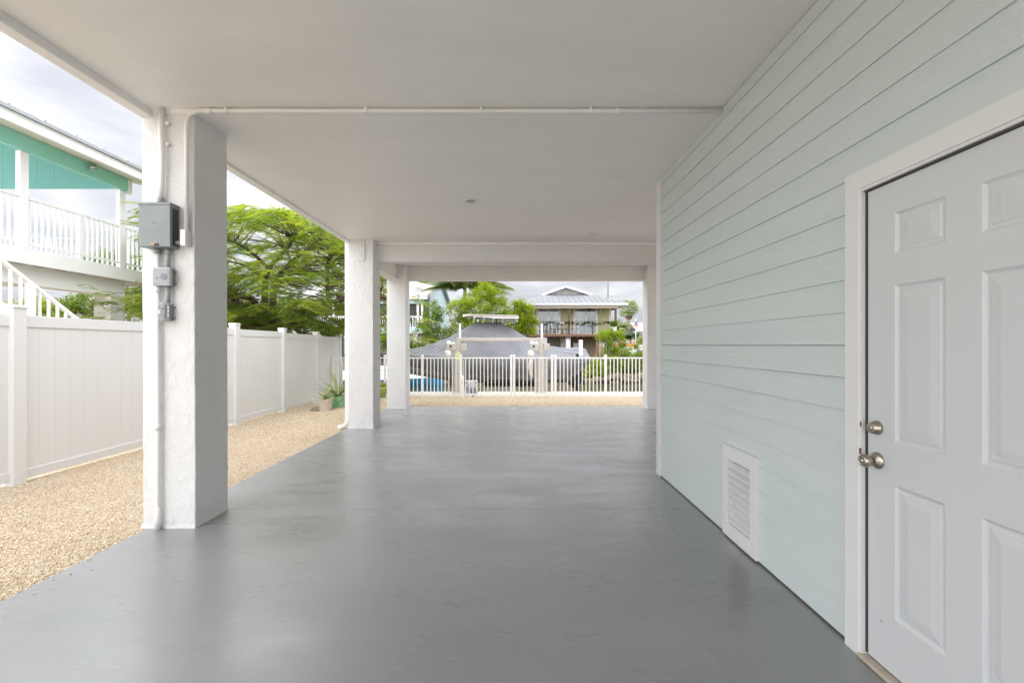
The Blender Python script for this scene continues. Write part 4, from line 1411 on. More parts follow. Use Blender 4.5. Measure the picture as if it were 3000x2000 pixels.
# outboard lower unit showing under the hem
om = thing('outboard_motor', 'dark outboard motor leg and propeller under the boat stern', 'motor', (2.15, 15.9, -.35))
MB().add([(1.78,15.82,.42),(2.45,15.82,.62),(2.38,15.82,.10),(2.28,15.84,-.28),(2.05,15.84,-.10),(1.86,15.82,.05),
          (1.78,15.98,.42),(2.45,15.98,.62),(2.38,15.98,.10),(2.28,15.96,-.28),(2.05,15.96,-.10),(1.86,15.98,.05)],
         [(0,1,2,3,4,5),(11,10,9,8,7,6),(0,6,7,1),(1,7,8,2),(2,8,9,3),(3,9,10,4),(4,10,11,5),(5,11,6,0)]).build('leg', paint('dark_motor',(.018,.02,.035),.35,.2,8), om, bevel=.02)
MB().tube([(1.95,15.9,-.02),(2.48,15.9,.10)], [.05,.075], 12).build('gearcase', paint('dark_gearcase',(.02,.022,.04),.35,.2,8), om, smooth=True)
for k in range(3):
    a = k*2.094
    MB().add([(2.46,15.9+.03*math.cos(a),.1+.03*math.sin(a)),(2.50,15.9+.17*math.cos(a-.3),.1+.17*math.sin(a-.3)),(2.44,15.9+.19*math.cos(a+.25),.1+.19*math.sin(a+.25)),(2.42,15.9+.05*math.cos(a+.5),.1+.05*math.sin(a+.5))],[(0,1,2,3)]).build('propeller_blade', M['steel'], om)
MB().box(1.9,2.5,15.78,16.02,.40,.47).build('red_stripe', paint('red_stripe',(.35,.03,.05),.4,.1,9), om, bevel=.02)

lift = thing('boat_lift', 'weathered aluminium boat lift with two posts and a cross beam', 'boat lift', (0, 13.5, -.066))
LY = 13.45
for xc in (-1.60, .84):
    po = MB().box(xc-.066, xc+.066, LY-.066, LY+.066, -.066, 1.45).build('post', M['alu'], lift, bevel=.008)
    MB().box(xc-.19, xc+.19, LY-.15, LY+.15, -.066, -.045).build('base_plate', M['alu'], po, bevel=.004)
    MB().tube([(xc+.03,LY+.10,1.0),(xc+.03,LY+.10,1.96)], .03, 10).build('guide_pole', M['pvc'], po, smooth=True)
    for s_, x0, x1 in ((-1,-.34,-.07),(1,.07,.25)):
        MB().box(xc+x0, xc+x1, LY-.09, LY+.09, 1.18, 1.38).build('motor_box', M['alu'], po, bevel=.012)
    MB().box(xc-.33, xc-.10, LY-.08, LY+.08, 1.38, 1.42).build('motor_lid', M['white_metal'], po, bevel=.006)
    MB().box(xc-.33, xc-.24, LY-.06, LY+.06, 1.42, 1.46).build('motor_cap', M['white_metal'], po, bevel=.008)
    MB().lathe([(.03,0),(.03,.03)], 10, (xc-.22,LY-.09,1.30),'y').build('motor_plug', M['black'], po)
    MB().lathe([(.085,1.0),(.1,1.02),(.1,1.15),(.06,1.19),(.04,1.2)], 14, (xc-.30,LY-.02,0)).build('gear_bucket', paint('milky_plastic',(.72,.72,.68),.4,.04,8), po, smooth=True)
    MB().tube([(xc-.30,LY-.02,1.0),(xc-.28,LY-.03,.55),(xc-.26,LY-.05,.35)], .012, 6).build('rope', paint('rope',(.66,.58,.48),.9,.1,30), po, smooth=True)
    MB().box(xc-.16,xc-.08,LY+.05,LY+.10,-.9,.9).build('track_channel', M['alu'], po)
    MB().box(xc+.08,xc+.16,LY+.05,LY+.10,-.9,.9).build('track_channel', M['alu'], po)
    for z in (.5,.7,1.1,1.25):
        for dx in (-.035,.035):
            MB().lathe([(.008,0),(.008,.006)], 6, (xc+dx,LY-.066,z),'y').build('bolt', M['box_dark'], po)
MB().box(-1.69,-1.51,LY-.085,LY+.085,.88,1.12).build('yellow_sleeve', paint('pale_yellow_plastic',(.66,.60,.33),.5,.06,6), lift, bevel=.01)
MB().box(-1.666, .906, LY-.05, LY+.05, 1.4505, 1.545).build('cross_beam', M['alu'], lift, bevel=.008)
MB().box(-1.0, 1.1, 15.3, 15.42, -.06, .06).build('bunk', M['black'], lift)
MB().box(-1.9, 1.6, 16.9, 17.02, -.06, .02).build('bunk', M['black'], lift)
for x in (-1.6, .84):
    MB().box(x-.06, x+.06, LY+.1, 17.4, -.20, -.06).build('cradle_arm', M['alu'], lift)
for i in range(4):
    MB().tube([(.50+.03*i,LY-.03,.93),(.47+.035*i,LY-.04,.7),(.50+.03*i,LY-.05,.45-.05*(i%2))], .012, 6).build('rope_tail', paint('rope_white',(.72,.69,.62),.9,.1,30), lift, smooth=True)

# small pale blue skiff afloat further out
sk = thing('skiff', 'small pale blue cabin skiff with a bright blue hull moored on the canal', 'boat', (-6.2, 25.0, -.9))
mb = MB()
NXs = 20
for i in range(NXs+1):
    u = i/NXs
    x = -9.2 + 5.4*u
    b = .85*(1-max(0,(u-.45)/.55)**2.2) + .02
    zt = -.52 + .20*max(0,u-.3)
    mb.v += [(x,25-b,zt),(x,25-b*.8,-.9),(x,25,-1.05),(x,25+b*.8,-.9),(x,25+b,zt)]
for i in range(NXs):
    for k in range(4): mb.f.append((i*5+k,i*5+k+1,i*5+6+k,i*5+5+k))
mb.build('hull', paint('bright_blue_hull',(.01,.22,.42),.3,.1,2), sk, smooth=True)
mb = MB()
for i in range(NXs+1):
    u = i/NXs
    x = -9.2 + 5.4*u
    b = .85*(1-max(0,(u-.45)/.55)**2.2) + .02
    zt = -.52 + .20*max(0,u-.3)
    h_ = .46*max(0,1-max(0,(u-.58)/.42)**.9) if u > .35 else .46
    mb.v += [(x,25-b,zt+.01),(x,25-b*.72,zt+h_),(x,25+b*.72,zt+h_),(x,25+b,zt+.01)]
for i in range(NXs):
    for k in range(3): mb.f.append((i*4+k,i*4+k+1,i*4+5+k,i*4+4+k))
dkk = mb.build('foredeck', paint('pale_blue_deck',(.50,.62,.66),.4,.05,2), sk, smooth=True)
mb = MB()
for s_ in (-1,1):
    pts = []
    for i in range(NXs+1):
        u = i/NXs
        b = .85*(1-max(0,(u-.45)/.55)**2.2) + .02
        pts.append((-9.2+5.4*u, 25+s_*b, -.52+.20*max(0,u-.3)))
    mb.tube(pts, .028, 6)
mb.build('rub_rail', M['white_metal'], sk, smooth=True)
MB().box(-8.2,-5.55,24.5,25.5,-.02,.16).build('cabin_top', M['white_metal'], sk, bevel=.05)
for x in (-6.6,-6.25,-5.95):
    MB().box(x,x+.2,24.36,24.40,-.19,-.12).build('cabin_window', paint('navy_window',(.03,.04,.10),.2,.1,9), sk)
MB().tube([(-4.15,24.9,-.62),(-4.12,24.85,-.2)], .045, 8).build('fender', M['black'], sk, smooth=True)

# ================================================================== pale blue house with white roof
M['bluewall'] = paint('pale_blue_siding', (.56,.70,.75), .6, .04, 2, .3, 14, stretch=(1,1,12))
M['whiteroof'] = paint('white_metal_roof', (.52,.52,.53), .45, .03, 1)
M['beige'] = paint('beige_render', (.58,.52,.46), .8, .05, 2)
M['screen'] = paint('dark_screen', (.035,.04,.045), .6, .3, 2)
bh = thing('blue_house', 'pale blue stilt house with white roof and satellite dish across the canal', 'house', (-11, 39, .1))
BXR = -6.68
MB().box(-15.5, BXR, 36.6, 46, 2.2, 5.6).build('wall', M['bluewall'], bh)
# gable end in boards
zg_ = lambda y: 5.02 + (y-34.0)*.33 if y < 41.2 else 5.02 + 7.2*.33 - (y-41.2)*.33
for i in range(12):
    z0 = 4.9 + i*.21; z1 = z0+.2
    ya_ = max(36.62, 34.0+(z1-5.02)/.33); yb_ = min(45.9, 41.2+(7.39-z1)/.33)
    if yb_ - ya_ > .3:
        MB().box(BXR+.0, BXR+.02, ya_, yb_, z0, z1).build('gable_board', M['bluewall'], bh)
def slab(pts, t):
    a = [Vector(p) for p in pts]; b = [p - Vector((0,0,t)) for p in a]
    return MB().add(a+b, [(0,1,2,3),(7,6,5,4),(0,4,5,1),(1,5,6,2),(2,6,7,3),(3,7,4,0)])
slab([(-16,33.7,4.99),(BXR+.35,33.7,4.99),(BXR+.35,41.2,7.47),(-16,41.2,7.47)], .10).build('roof', M['whiteroof'], bh)
slab([(-16,41.2,7.47),(BXR+.35,41.2,7.47),(BXR+.35,47,5.6),(-16,47,5.6)], .10).build('roof', M['whiteroof'], bh)
slab([(BXR+.30,33.72,4.89),(BXR+.36,33.72,4.89),(BXR+.36,41.2,7.36),(BXR+.30,41.2,7.36)], .16).build('rake_board', M['hwhite'], bh)
slab([(BXR+.30,41.2,7.36),(BXR+.36,41.2,7.36),(BXR+.36,47,5.49),(BXR+.30,47,5.49)], .16).build('rake_board', M['teal'], bh)
MB().box(-16,BXR+.35,33.66,33.72,4.72,4.93).build('fascia', M['hwhite'], bh)
MB().box(-15.5,BXR,34.0,34.12,4.42,4.75).build('header_beam', M['bluewall'], bh)
MB().box(-15.5,BXR,34.0,36.6,2.20,2.72).build('deck', M['bluewall'], bh)
for x in (-15.4,-13.4,-11.3,-9.2,-7.1,BXR-.1):
    MB().box(x-.08,x+.08,34.02,34.18,2.72,4.42).build('porch_post', M['hwhite'], bh)
xs_ = (-15.4,-13.4,-11.3,-9.2,-7.1,BXR-.1)
for a, b in zip(xs_, xs_[1:]):
    MB().box(a+.08,b-.08,34.22,34.25,2.75,4.42).build('screen_panel', M['screen'], bh)
    MB().box(a+.08,b-.08,34.05,34.1,3.42,3.5).build('rail', M['hwhite'], bh)
    x = a+.2
    while x < b-.1:
        MB().box(x-.03,x+.03,34.05,34.09,2.74,3.42).build('baluster', M['hwhite'], bh); x += .17
MB().box(BXR-.05,BXR-.02,34.3,36.5,2.75,4.5).build('screen_panel', M['screen'], bh)
for x in (-14.5,-10.6,-7.35):
    for y in (34.1,38,43):
        MB().box(x-.23,x+.23,y,y+.46,-.3,2.2).build('pier', M['beige'], bh, bevel=.02)
ds_ = thing('satellite_dish', 'grey satellite dish on a thin mast at the blue house porch eave', 'satellite dish', (-7.1, 33.62, 4.3))
dm = MB()
ctr = P(1227,851,33.55)
ax = Vector((.30,-.55,.62)).normalized(); u_ = ax.cross(Vector((0,0,1))).normalized(); w_ = ax.cross(u_)
nR, nA = 5, 20
for i in range(nR+1):
    r_ = .36*i/nR
    for k in range(nA):
        a = 2*math.pi*k/nA
        dm.v.append(tuple(ctr + (u_*math.cos(a)+w_*math.sin(a)*.9)*r_ + ax*(r_*r_*.55)))
for i in range(nR):
    for k in range(nA): dm.f.append((i*nA+k,i*nA+(k+1)%nA,(i+1)*nA+(k+1)%nA,(i+1)*nA+k))
dm.build('dish', paint('dish_grey',(.36,.36,.36),.5,.06,5), ds_, smooth=True)
MB().tube([ctr, ctr+Vector((-.05,.1,-.3)), (-7.06,33.64,4.25)], .03, 8).build('mast', M['grey_pvc'], ds_, smooth=True)
MB().tube([ctr-w_*.34, ctr+ax*.42], .014, 6).build('feed_arm', M['grey_pvc'], ds_)
MB().lathe([(.04,-.05),(.05,0),(.03,.06)], 8, tuple(ctr+ax*.44)).build('feed_horn', M['white_metal'], ds_)

# ================================================================== olive house across the canal
M['olive'] = paint('olive_siding', (.40,.42,.235), .6, .04, 2, .4, 10, stretch=(9,1,1))
M['brown'] = paint('dark_brown_wood', (.085,.05,.036), .6, .15, 4)
M['redbrown'] = paint('red_brown_deck_edge', (.17,.085,.05), .7, .15, 4)
M['shingle'] = paint('grey_standing_seam', (.17,.17,.182), .5, .05, 1.2)
M['fascia'] = paint('grey_fascia', (.50,.50,.52), .5, .04, 3)
M['cream'] = paint('cream_trim', (.68,.62,.55), .55, .03, 3)
oh = thing('olive_house', 'olive green stilt house with grey hip roof and railed balcony', 'house', (4.5, 40, .2))
MB().box(.4, 8.04, 38.0, 46, 2.2, 4.78).build('wall', M['olive'], oh)
MB().box(8.03,8.22,37.97,46,2.2,4.78).build('corner_trim', M['cream'], oh)
EV = dict(x0=.10, x1=9.07, y0=35.75, y1=47.5, z=4.66)
GX0, GX1, GY, GZ = 2.85, 6.50, 39.2, 5.70
ev = EV
rf = MB().add([(ev['x0'],ev['y0'],ev['z']),(ev['x1'],ev['y0'],ev['z']),(ev['x1'],ev['y1'],ev['z']),(ev['x0'],ev['y1'],ev['z']),
          (GX0,GY,GZ),(GX1,GY,GZ),(GX1,44.2,GZ),(GX0,44.2,GZ)],
         [(0,1,5,4),(1,2,6,5),(2,3,7,6),(3,0,4,7),(4,5,6,7),(3,2,1,0)]).build('roof', M['shingle'], oh)
apx, apz = (GX0+GX1)/2-.15, 6.38
for s_, xe in ((-1,GX0-.35),(1,GX1+.35)):
    slab([(xe,GY-.35,GZ-.03),(apx,GY-.35,apz),(apx,44.5,apz),(xe,44.5,GZ-.03)], .10).build('gable_roof', M['shingle'], rf)
    MB().beam((xe,GY-.38,GZ-.10),(apx,GY-.38,apz-.07),.2,.05,up=(0,-1,0)).build('rake_board', M['fascia'], rf)
MB().prism([(GX0+.2,GZ),(GX1-.2,GZ),(apx,apz-.15)], GY-.05, GY+.05).build('gable_face', paint('gable_grey',(.46,.45,.42),.6,.05,3), rf)
MB().prism([(apx-.8,GZ+.06),(apx+.8,GZ+.06),(apx,GZ+.40)], GY-.08, GY-.051).build('gable_vent', paint('gable_vent',(.30,.29,.27),.7,.1,8), rf)
for i in range(21):
    x = .25 + i*.433
    f0 = (x-ev['x0'])/(ev['x1']-ev['x0'])
    # seam runs up the slope until it meets the hip
    if x < GX0: tt2 = (x-ev['x0'])/(GX0-ev['x0'])
    elif x > GX1: tt2 = (ev['x1']-x)/(ev['x1']-GX1)
    else: tt2 = 1
    if tt2 < .05: continue
    a = Vector((x,ev['y0'],ev['z']+.015)); b = Vector((x,ev['y0']+(GY-ev['y0'])*tt2*.97,ev['z']+(GZ-ev['z'])*tt2*.97+.015))
    MB().beam(a,b,.035,.05).build('roof_seam', M['shingle'], rf)
MB().box(ev['x0']-.02,ev['x1']+.02,ev['y0']-.04,ev['y0'],ev['z']-.20,ev['z']-.01).build('fascia', M['fascia'], oh)
MB().box(ev['x1']-.02,ev['x1']+.02,ev['y0'],ev['y1'],ev['z']-.20,ev['z']-.01).build('fascia', M['fascia'], oh)
MB().box(ev['x0'],ev['x1'],ev['y0'],38,ev['z']-.24,ev['z']-.21).build('soffit', M['cream'], oh)
MB().box(1.5,8.35,36.05,36.2,4.25,4.42).build('header_beam', M['cream'], oh)
# balcony
MB().box(1.3,8.38,36.0,38.0,2.12,2.2).build('deck', M['redbrown'], oh)
MB().box(1.28,8.40,35.95,36.0,2.0,2.2).build('rim_board', M['redbrown'], oh)
for i in range(16):
    MB().box(1.4+i*.46,1.45+i*.46,36.02,37.95,1.9,2.115).build('joist', M['brown'], oh)
for x in (1.5,4.48,8.16):
    MB().box(x-.075,x+.075,36.02,36.17,2.2,4.25).build('porch_post', M['brown'], oh)
for x in (2.69,6.34):
    MB().box(x-.05,x+.05,36.02,36.12,1.95,3.17).build('rail_post', M['brown'], oh)
MB().box(1.3,8.40,35.98,36.16,3.165,3.215).build('top_rail', M['brown'], oh)
MB().box(8.30,8.38,36.1,38,3.165,3.215).build('top_rail', M['brown'], oh)
for z in (2.45,2.65,2.85,3.02):
    MB().tube([(1.3,36.08,z),(8.35,36.08,z)], .008, 5).build('rail_cable', M['grey_pvc'], oh)
def slider(x0, x1, label=None):
    d_ = MB().box(x0,x1,37.93,37.99,2.2,4.46).build('sliding_door', M['cream'], oh)
    xm = (x0+x1)/2
    MB().box(x0+.12,x1-.12,37.90,37.94,2.25,4.35).build('frame', M['hwhite'], d_)
    for a, b in ((x0+.19,xm-.03),(xm+.05,x1-.19)):
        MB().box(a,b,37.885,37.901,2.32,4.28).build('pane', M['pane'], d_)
slider(1.98,4.02); slider(5.03,7.11)
for x in (1.80,7.30):
    MB().lathe([(.05,4.05),(.09,4.1),(.09,4.28),(.05,4.33)], 12, (x,37.9,0)).build('wall_lamp', M['cream'], oh, smooth=True)
fan = MB().lathe([(.05,4.42),(.05,4.33),(.13,4.30),(.13,4.2),(.06,4.16)], 12, (6.2,37.0,0)).build('ceiling_fan', M['brown'], oh)
for k in range(5):
    a = k*1.2566+.2
    MB().beam((6.2+.12*math.cos(a),37+.12*math.sin(a),4.25),(6.2+.68*math.cos(a),37+.68*math.sin(a),4.24),.13,.012).build('fan_blade', M['brown'], fan)
# undercroft
for x in (1.6,4.45,7.35):
    MB().box(x-.17,x+.17,36.3,36.64,-.2,2.0).build('pier', M['pier'], oh)
    MB().box(x-.17,x+.17,41,41.34,-.2,2.2).build('pier', M['pier'], oh)
MB().box(6.72,6.86,36.2,36.34,-.2,1.75).build('rust_post', paint('rusty_post',(.22,.09,.04),.8,.3,12), oh)
MB().box(6.62,6.98,36.12,36.42,1.6,2.0).build('rust_post', M['brown'], oh)
MB().box(3.1,4.2,38.3,41,-.1,2.2).build('store_wall', paint('store_grey',(.30,.27,.22),.8,.1,3), oh)
MB().box(5.0,7.1,38.6,41,-.1,2.2).build('store_wall', paint('store_brown',(.30,.23,.16),.8,.1,3), oh)
MB().box(4.0,4.4,37.9,38.2,.2,2.0).build('cupboard', M['cream'], oh)
MB().box(5.1,5.6,38.3,38.58,.2,1.5).build('cupboard', M['hwhite'], oh)
MB().box(0.5,8.1,38.0,46,2.1,2.2).build('floor_slab', M['brown'], oh)
# garland tied along the balcony rail
gl_ = thing('garland', 'green holiday garland with red and pink baubles along the balcony rail', 'garland', (4.8, 36.0, 3.0))
gp = []
xs_ = np.linspace(1.5,8.2,60)
for x in xs_:
    gp.append((x, 35.95, 3.12 - .13*abs(math.sin((x-1.5)*2.1))))
gv, gq, _, gt = leafcloud([(x,y,z,.07,.06,.07) for x,y,z in gp], 2600, .045, 31, .05, per=10)
np_mesh('greenery', gv, gq, M['leaf_dark'], gl_, tone=gt)
for i, k in enumerate((6,14,22,27,34,41,50)):
    x,y,z = gp[k]
    MB().lathe([(.01,-.055),(.045,-.03),(.055,0),(.045,.03),(.01,.055)], 10, (x,y-.06,z-.02)).build('bauble', paint('bauble_%d'%i, ((.5,.03,.04),(.6,.25,.25),(.55,.4,.3))[i%3], .3, .05, 9), gl_, smooth=True)
# balcony furniture
def deck_chair(x, y, rz, label):
    t = thing('balcony_chair', label, 'chair', (0,0,0), 'white wooden chairs on the balcony')
    for sx in (-.2,.2):
        for sy in (-.19,.19):
            MB().beam((sx*1.15,sy*1.15,0),(sx*.85,sy*.85,.44),.04,.04).build('leg', M['hwhite'], t)
    MB().box(-.23,.23,-.22,.22,.44,.48).build('seat', paint('tan_seat',(.42,.24,.12),.5,.1,6), t, bevel=.01)
    for sx in (-.2,.2):
        MB().beam((sx,.2,.48),(sx,.28,.92),.035,.035).build('back_post', M['hwhite'], t)
    MB().beam((-.2,.28,.92),(.2,.28,.92),.04,.07).build('back_rail', M['hwhite'], t)
    for sx in (-.1,0,.1):
        MB().beam((sx,.2,.48),(sx,.28,.9),.022,.022).build('spindle', M['hwhite'], t)
    t.location = (x,y,2.2); t.rotation_euler = (0,0,rz)
for i,(x,y,rz_,lb_) in enumerate(((3.42,37.0,R(75),'white wooden chair at the end of the balcony table by the first sliding door'),
                         (3.95,36.75,R(185),'white wooden chair with its back to the canal beside the balcony table'),
                         (4.62,37.35,R(5),'white wooden chair behind the balcony table'),
                         (5.08,37.0,R(-80),'white wooden chair at the balcony table end by the second sliding door'))):
    deck_chair(x,y,rz_,lb_)
tb = thing('balcony_table', 'small tan topped white table between the balcony chairs', 'table', (4.3,37.0,2.2))
MB().box(3.8,4.75,36.75,37.3,2.9,2.94).build('table_top', paint('tan_top',(.42,.24,.12),.5,.1,6), tb, bevel=.01)
for x in (3.88,4.67):
    for y in (36.82,37.23):
        MB().box(x-.025,x+.025,y-.025,y+.025,2.2,2.9).build('leg', M['hwhite'], tb)
hp = thing('hanging_planter', 'pale grey planter box with leafy plant hung on the balcony corner', 'planter', (7.95,35.8,2.35))
MB().add([(7.75,35.65,2.3),(8.1,35.65,2.3),(8.1,35.92,2.3),(7.75,35.92,2.3),(7.68,35.6,2.75),(8.17,35.6,2.75),(8.17,35.94,2.75),(7.68,35.94,2.75)],[(0,3,2,1),(4,5,6,7),(0,1,5,4),(1,2,6,5),(2,3,7,6),(3,0,4,7)]).build('box', paint('planter_grey',(.56,.57,.60),.6,.03,5), hp, bevel=.01)
hv, hq, _, ht = leafcloud([(7.93,35.78,3.0,.28,.16,.25)], 500, .05, 33, .12)
np_mesh('plant', hv, hq, M['leaf_mid'], hp, tone=ht)

# ================================================================== trees and shrubs on the far bank
def pxblobs(L, ry=None):
    """(photo x, photo y, depth, radius in photo px[, squash]) -> ellipsoids in metres"""
    o_ = []
    for b in L:
        p = P(b[0], b[1], b[2]); r_ = b[3]*b[2]/F
        o_.append((p.x, p.y, p.z, r_, r_*(ry or .9), r_*(b[4] if len(b) > 4 else .85)))
    return o_
shrub('buttonwood_tree', 'big rounded bright green tree behind the boat canopy', 'tree', (-2.3,30.4,.0),
      pxblobs([(1378,880,30,28),(1420,855,30,38),(1450,872,30.4,34),(1340,905,30,36),(1395,905,29.5,48),(1458,905,30,40),(1482,935,30,36),(1345,950,30,34),(1410,955,29.5,50),(1470,965,30,40),(1330,985,30,26),(1385,1000,30,40),(1440,1000,30,40)]),
      30000, .055, M['leaf_lime'], 41, .11, .24, bark='bark_grey', nstem=4)
shrub('mangrove_tree', 'open twiggy young tree in front of the pale blue house', 'tree', (-5.3,29.4,-.1),
      pxblobs([(1266,895,29.3,18),(1282,915,29.3,20),(1248,925,29.3,16),(1276,942,29.3,24),(1250,962,29.3,22),(1292,968,29.3,22),(1228,965,29.3,12),(1270,990,29.3,26),(1300,1000,29.3,24)]),
      6500, .05, M['leaf_mid'], 42, .05, .20, nstem=4)
shrub('mangrove_tree', 'lime green tree at the left end of the olive house balcony', 'tree', (.75,30.2,.0),
      pxblobs([(1520,895,30,20),(1545,905,30,18),(1510,925,30,20),(1540,932,30,22),(1562,940,30,14),(1525,960,30,22),(1552,968,30,16),(1510,985,30,18)]),
      8500, .055, M['leaf_lime'], 43, .07, .22, nstem=4)
shrub('mangrove_tree', 'slender leafy tree rising beside the hanging planter of the olive house', 'tree', (6.2,29.6,-.05),
      pxblobs([(1768,985,29.3,18),(1790,975,29.5,14),(1812,982,29.5,16),(1822,1005,29.5,15),(1780,1008,29.3,18),(1808,1030,29.3,18),(1772,1035,29.3,14),(1838,1035,29.3,12),(1790,1050,29.2,18),(1848,1018,29.5,8)]),
      6500, .05, M['leaf_lime'], 44, .05, .19, nstem=5)
shrub('mangrove_bush', 'low rounded bright mangrove bush at the waterline past the boat stern', 'bush', (5.3,28.2,-.4),
      pxblobs([(1728,1080,28,16),(1742,1065,28,18),(1755,1085,27.8,20),(1738,1095,27.7,16),(1768,1078,28,14),(1715,1095,27.7,10)]),
      6000, .045, M['leaf_lime'], 45, .04, .17)
shrub('mangrove_bush', 'tangled darker mangrove bush above the bank rocks beside the tree', 'bush', (7.0,28.6,-.3),
      pxblobs([(1805,1060,28.5,20),(1825,1075,28.4,18),(1845,1060,28.6,18),(1862,1075,28.4,18),(1880,1055,28.6,20),(1835,1045,29,18),(1872,1040,29,14),(1800,1080,28.3,14)]),
      7500, .045, M['leaf_mid'], 46, .04, .18)
shrub('mangrove_bush', 'leafy mangrove shoots in front of the far white fence', 'bush', (8.2,29.6,-.1),
      pxblobs([(1868,1015,29.5,9),(1885,1035,29.5,14),(1875,1055,29.5,14),(1860,1048,29.5,12),(1897,1020,29.5,12)]),
      2600, .045, M['leaf_mid'], 47, .03, .15)
shrub('mangrove_bush', 'dark mangrove thicket under the pale blue house', 'bush', (-8.5,29.0,-.2),
      pxblobs([(1120,1005,29,26),(1150,990,29,28),(1190,1010,29,26),(1225,1015,29,20),(1080,1000,29,26)]),
      5000, .055, M['leaf_mid'], 48, .05, .22)
# rocks along the bank
for i, (px_, py_, d_, s_) in enumerate(((1790,1107,27.6,.30),(1808,1106,27.5,.42),(1828,1110,27.3,.28),(1852,1106,27.6,.42),(1872,1108,27.4,.40),(1893,1103,27.7,.45),(1770,1112,27.2,.30),(1745,1114,27.2,.34),(1720,1116,27.2,.30),(1841,1114,27.1,.28),(1862,1116,27.1,.24),(1765,1060,28.9,.36),(1350,1110,27.3,.35),(1320,1105,27.5,.45))):
    rd = random.Random(100+i)
    bm = bmesh.new(); bmesh.ops.create_icosphere(bm, subdivisions=2, radius=1)
    p = P(px_, py_, d_)
    for v_ in bm.verts:
        k = 1+.25*math.sin(v_.co.x*3.1+i)+.2*math.sin(v_.co.y*4.3+2*i)+rd.uniform(-.08,.08)
        v_.co = Vector((v_.co.x*k*s_*1.3, v_.co.y*k*s_*.8, v_.co.z*k*s_*.5)) + p
    m_ = bpy.data.meshes.new('rock'); bm.to_mesh(m_); bm.free(); m_.materials.append(M['earth'])
    o = link('bank_rock', m_)
    tag(o, 'rough brown limestone rock at the waterline of the far bank', 'rock', 'rocks along the far bank')

# palms
def palm_frond(pairs, length, ll, droop, wid):
    V, Q = [], []
    def pt_(f): return (length*f*(1-.18*droop*f), 0, length*(.28*f - droop*f*f))
    for k in range(pairs):
        f = .12 + .88*k/pairs
        x,_,z = pt_(f)
        l_ = ll*math.sin(math.pi*(.15+.8*f))**.6
        for s_ in (-1,1):
            o_ = len(V)
            V.extend([(x-wid,0,z),(x+.18*l_,s_*.62*l_,z-.25*l_),(x+.34*l_,s_*.80*l_,z-.85*l_),(x+wid,0,z)])
            Q.append((o_,o_+1,o_+2,o_+3))
    for k in range(8):
        a, b = pt_(k/8), pt_((k+1)/8); o_ = len(V); t_ = .035*(1-k/9)
        V.extend([(a[0],-t_,a[2]),(b[0],-t_,b[2]),(b[0],t_,b[2]),(a[0],t_,a[2])]); Q.append((o_,o_+1,o_+2,o_+3))
    return np.array(V), np.array(Q)
M['palm'] = leafmat('palm_leaf', [(.09,.15,.03),(.15,.22,.05),(.22,.28,.08),(.30,.32,.14)], .4, .3)
cp_ = P(1362,846,33)
cpm = thing('coconut_palm', 'coconut palm with drooping fronds behind the big green tree', 'palm', (cp_.x+.2, 33.2, .2))
MB().tube([(cp_.x+.25,33.2,.1),(cp_.x+.1,33.1,3),(cp_.x,33,4.6),cp_], [.2,.15,.13,.11], 8).build('trunk', M['bark_grey'], cpm, smooth=True)
nf = 20
az_ = np.array([i*2.399+.3 for i in range(nf)]); pi_ = np.array([R(8+50*(i/nf)) for i in range(nf)])
az_[:6] = [R(a) for a in (182,205,165,-8,12,30)]; pi_[:6] = [R(a) for a in (6,14,20,2,10,18)]
v, q = place(palm_frond(34, 3.6, .8, .42, .014), np.tile(np.array(cp_), (nf,1)), az_, pi_, np.zeros(nf), np.array([random.uniform(.85,1.1) for _ in range(nf)]))
np_mesh('crown', v, q, M['palm'], cpm)
fp = P(1842,905,75)
fpm = thing('fan_palm', 'tall fan palm with a shaggy crown beyond the olive house', 'palm', (fp.x, 75, .3))
MB().tube([(fp.x+.2,75,.2),(fp.x+.1,75,3),(fp.x-.05,75,5),(fp.x,75,fp.z+.2)], [.34,.27,.24,.26], 8).build('trunk', M['bark_grey'], fpm, smooth=True)
def fan_leaf(n_, L):
    V,Q = [],[]
    for k in range(n_):
        a = R(-75+150*k/(n_-1)); o_ = len(V)
        c_,s_ = math.cos(a),math.sin(a)
        V.extend([(L*.45,0,0),(L*.45+L*.35*c_-.04*s_,L*.35*s_+.04*c_,0),(L*.45+L*.6*c_,L*.6*s_,-.22*L),(L*.45+L*.35*c_+.04*s_,L*.35*s_-.04*c_,0)]); Q.append((o_,o_+1,o_+2,o_+3))
    o_ = len(V); V.extend([(0,-.02,0),(L*.5,-.015,0),(L*.5,.015,0),(0,.02,0)]); Q.append((o_,o_+1,o_+2,o_+3))
    return np.array(V), np.array(Q)
nf = 46
v, q = place(fan_leaf(15,1.75), np.array([tuple(fp+Vector((random.gauss(0,.12),random.gauss(0,.12),random.uniform(-.2,.5)))) for _ in range(nf)]), np.array([i*2.399 for i in range(nf)]), np.array([R(-55+130*random.random()) for i in range(nf)]), np.random.default_rng(3).normal(0,.4,nf), np.full(nf,1.0))
np_mesh('crown', v, q, M['palm'], fpm)
nf = 16
v, q = place(fan_leaf(11,1.3), np.array([tuple(fp+Vector((0,0,-.5))) for _ in range(nf)]), np.array([i*2.399 for i in range(nf)]), np.array([R(-82+20*random.random()) for i in range(nf)]), np.zeros(nf), np.full(nf,1.0))
np_mesh('dead_skirt', v, q, leafmat('dead_frond',[(.22,.14,.08),(.30,.20,.12)],.8,.1), fpm)
sp2 = P(1850,985,62)
